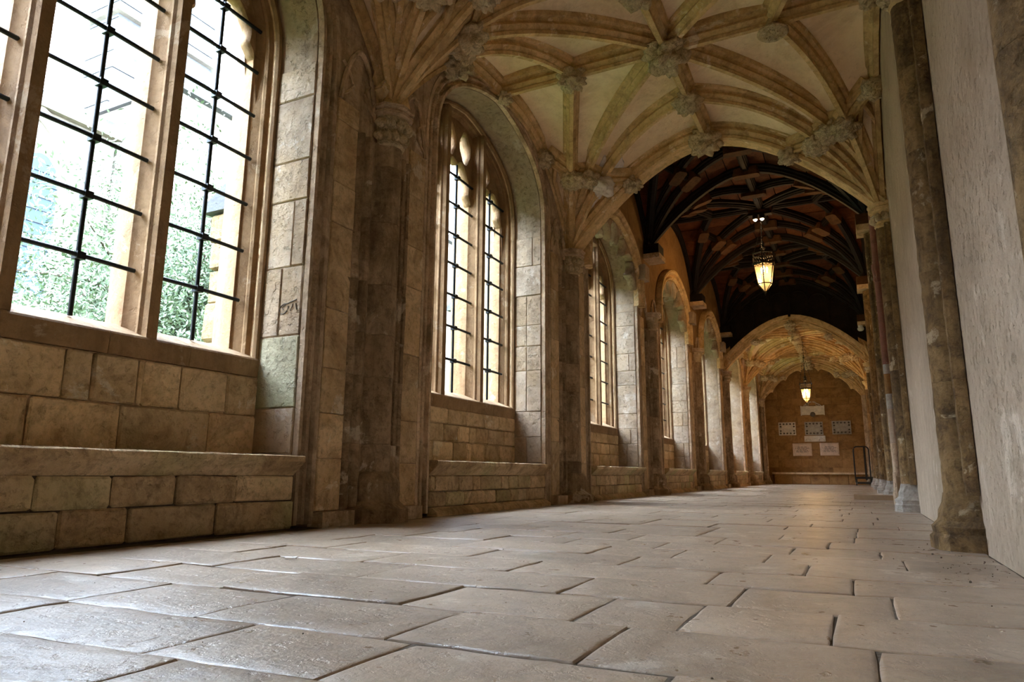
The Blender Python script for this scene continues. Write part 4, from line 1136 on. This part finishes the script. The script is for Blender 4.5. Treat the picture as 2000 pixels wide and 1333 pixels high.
m = MB(); m.box(XB-.6, XB+.06, -20, 9.1, 8.25, 8.36); m.build('coping', M_TOWER, B)
for yc in (-5.9, -1.7, 2.5, 6.65): gothic(B, XB, yc, 3.9, 2.8, 4.0, 3); gothic(B, XB, yc, .6, 2.4, 2.6, 3)
B = empty('grey_tower', (XB-2, 10.2, -.25), 'square grey stone tower rising behind the college range', 'tower')
z = -.25; rnd = random.Random(9)
m = MB(); m.box(XB-3.2, XB-2.1, 10.1, 12.9, -.25, 15.9); m.build('core', M_TOWER, B)
for i in range(32):
    z = i*.5
    m = MB(); m.box(XB-3.3, XB-2.0-.03*(i % 2), 10.0-.02*(i % 3), 13.0, z, z+.49); m.build('stone_course', M_TOWER, B)
for zz in (12.6,): m = MB(); m.box(XB-3.4, XB-1.85, 9.85, 13.2, zz, zz+.2); m.build('string_course', M_EXT, B)
B = empty('chapel_range', (-13, 16, -.25), 'taller pale range behind the right half of the tree, with a sloping coping line', 'building')
m = MB(); m.box(-16.7, -13.2, 9.2, 40, -.25, 8.9); m.build('wall', M_EXT, B)
m = MB(); m.box(-16.7, -13.0, 9.1, 40, 8.9, 9.1); m.build('parapet', M_TOWER, B)
for yc in (14, 18.5, 23, 27.5, 32): gothic(B, -13.2, yc, 3.0, 2.4, 4.2, 2)
def tree(cx, cy, cz, rx, ry, rz, n, label, seed):
    T = empty('olive_tree', (cx, cy, -.25), label, 'tree'); rnd = random.Random(seed)
    m = MB(); m.tube([(cx+.1, cy, -.25), (cx, cy+.1, .6), (cx+.15, cy, 1.4), (cx, cy-.1, cz)], [.14, .11, .09, .05], 8); m.build('trunk', M_BARK, T, smooth=60)
    tips = []
    for i in range(16):
        th = rnd.uniform(0, 2*PI); ph = rnd.uniform(-.2, 1.2); p0 = Vector((cx+.05, cy, rnd.uniform(.8, cz)))
        e = Vector((cx+rx*.85*math.cos(th)*math.cos(ph), cy+ry*.85*math.sin(th)*math.cos(ph), cz+rz*.85*math.sin(ph)))
        mid = p0.lerp(e, .5)+Vector((rnd.uniform(-.2, .2), rnd.uniform(-.2, .2), .2)); m = MB(); m.tube([p0, mid, e], [.04, .025, .008], 5); m.build('branch', M_BARK, T)
        tips += [p0.lerp(mid, .7), mid, mid.lerp(e, .5), e]
    lm = MB(); cl = [Vector((cx+rx*rnd.gauss(0, .42), cy+ry*rnd.gauss(0, .42), cz+rz*rnd.gauss(0, .42))) for _ in range(110)] + tips
    for i in range(n):
        c = rnd.choice(cl); p = c+Vector((rnd.gauss(0, .26), rnd.gauss(0, .26), rnd.gauss(0, .26)))
        if p.z < .1 or p.x > -5.3: continue
        d = Vector((rnd.uniform(-1, 1), rnd.uniform(-1, 1), rnd.uniform(-1.2, .8))).normalized(); s = d.cross(Vector((rnd.uniform(-1, 1), rnd.uniform(-1, 1), .3))).normalized()
        l = rnd.uniform(.05, .10); w_ = l*.17
        lm.v += [tuple(p), tuple(p+d*l*.5+s*w_), tuple(p+d*l), tuple(p+d*l*.5-s*w_)]; k = len(lm.v); lm.f.append((k-4, k-3, k-2, k-1))
    me = bpy.data.meshes.new('foliage'); me.from_pydata(lm.v, [], lm.f); me.materials.append(M_LEAF)
    o = link_mesh('foliage', me, T); o['kind'] = 'stuff'
tree(-8.7, 6.4, 2.5, 1.7, 2.6, 2.4, 62000, 'pale olive-like tree with feathery leaves outside the front window', 1)
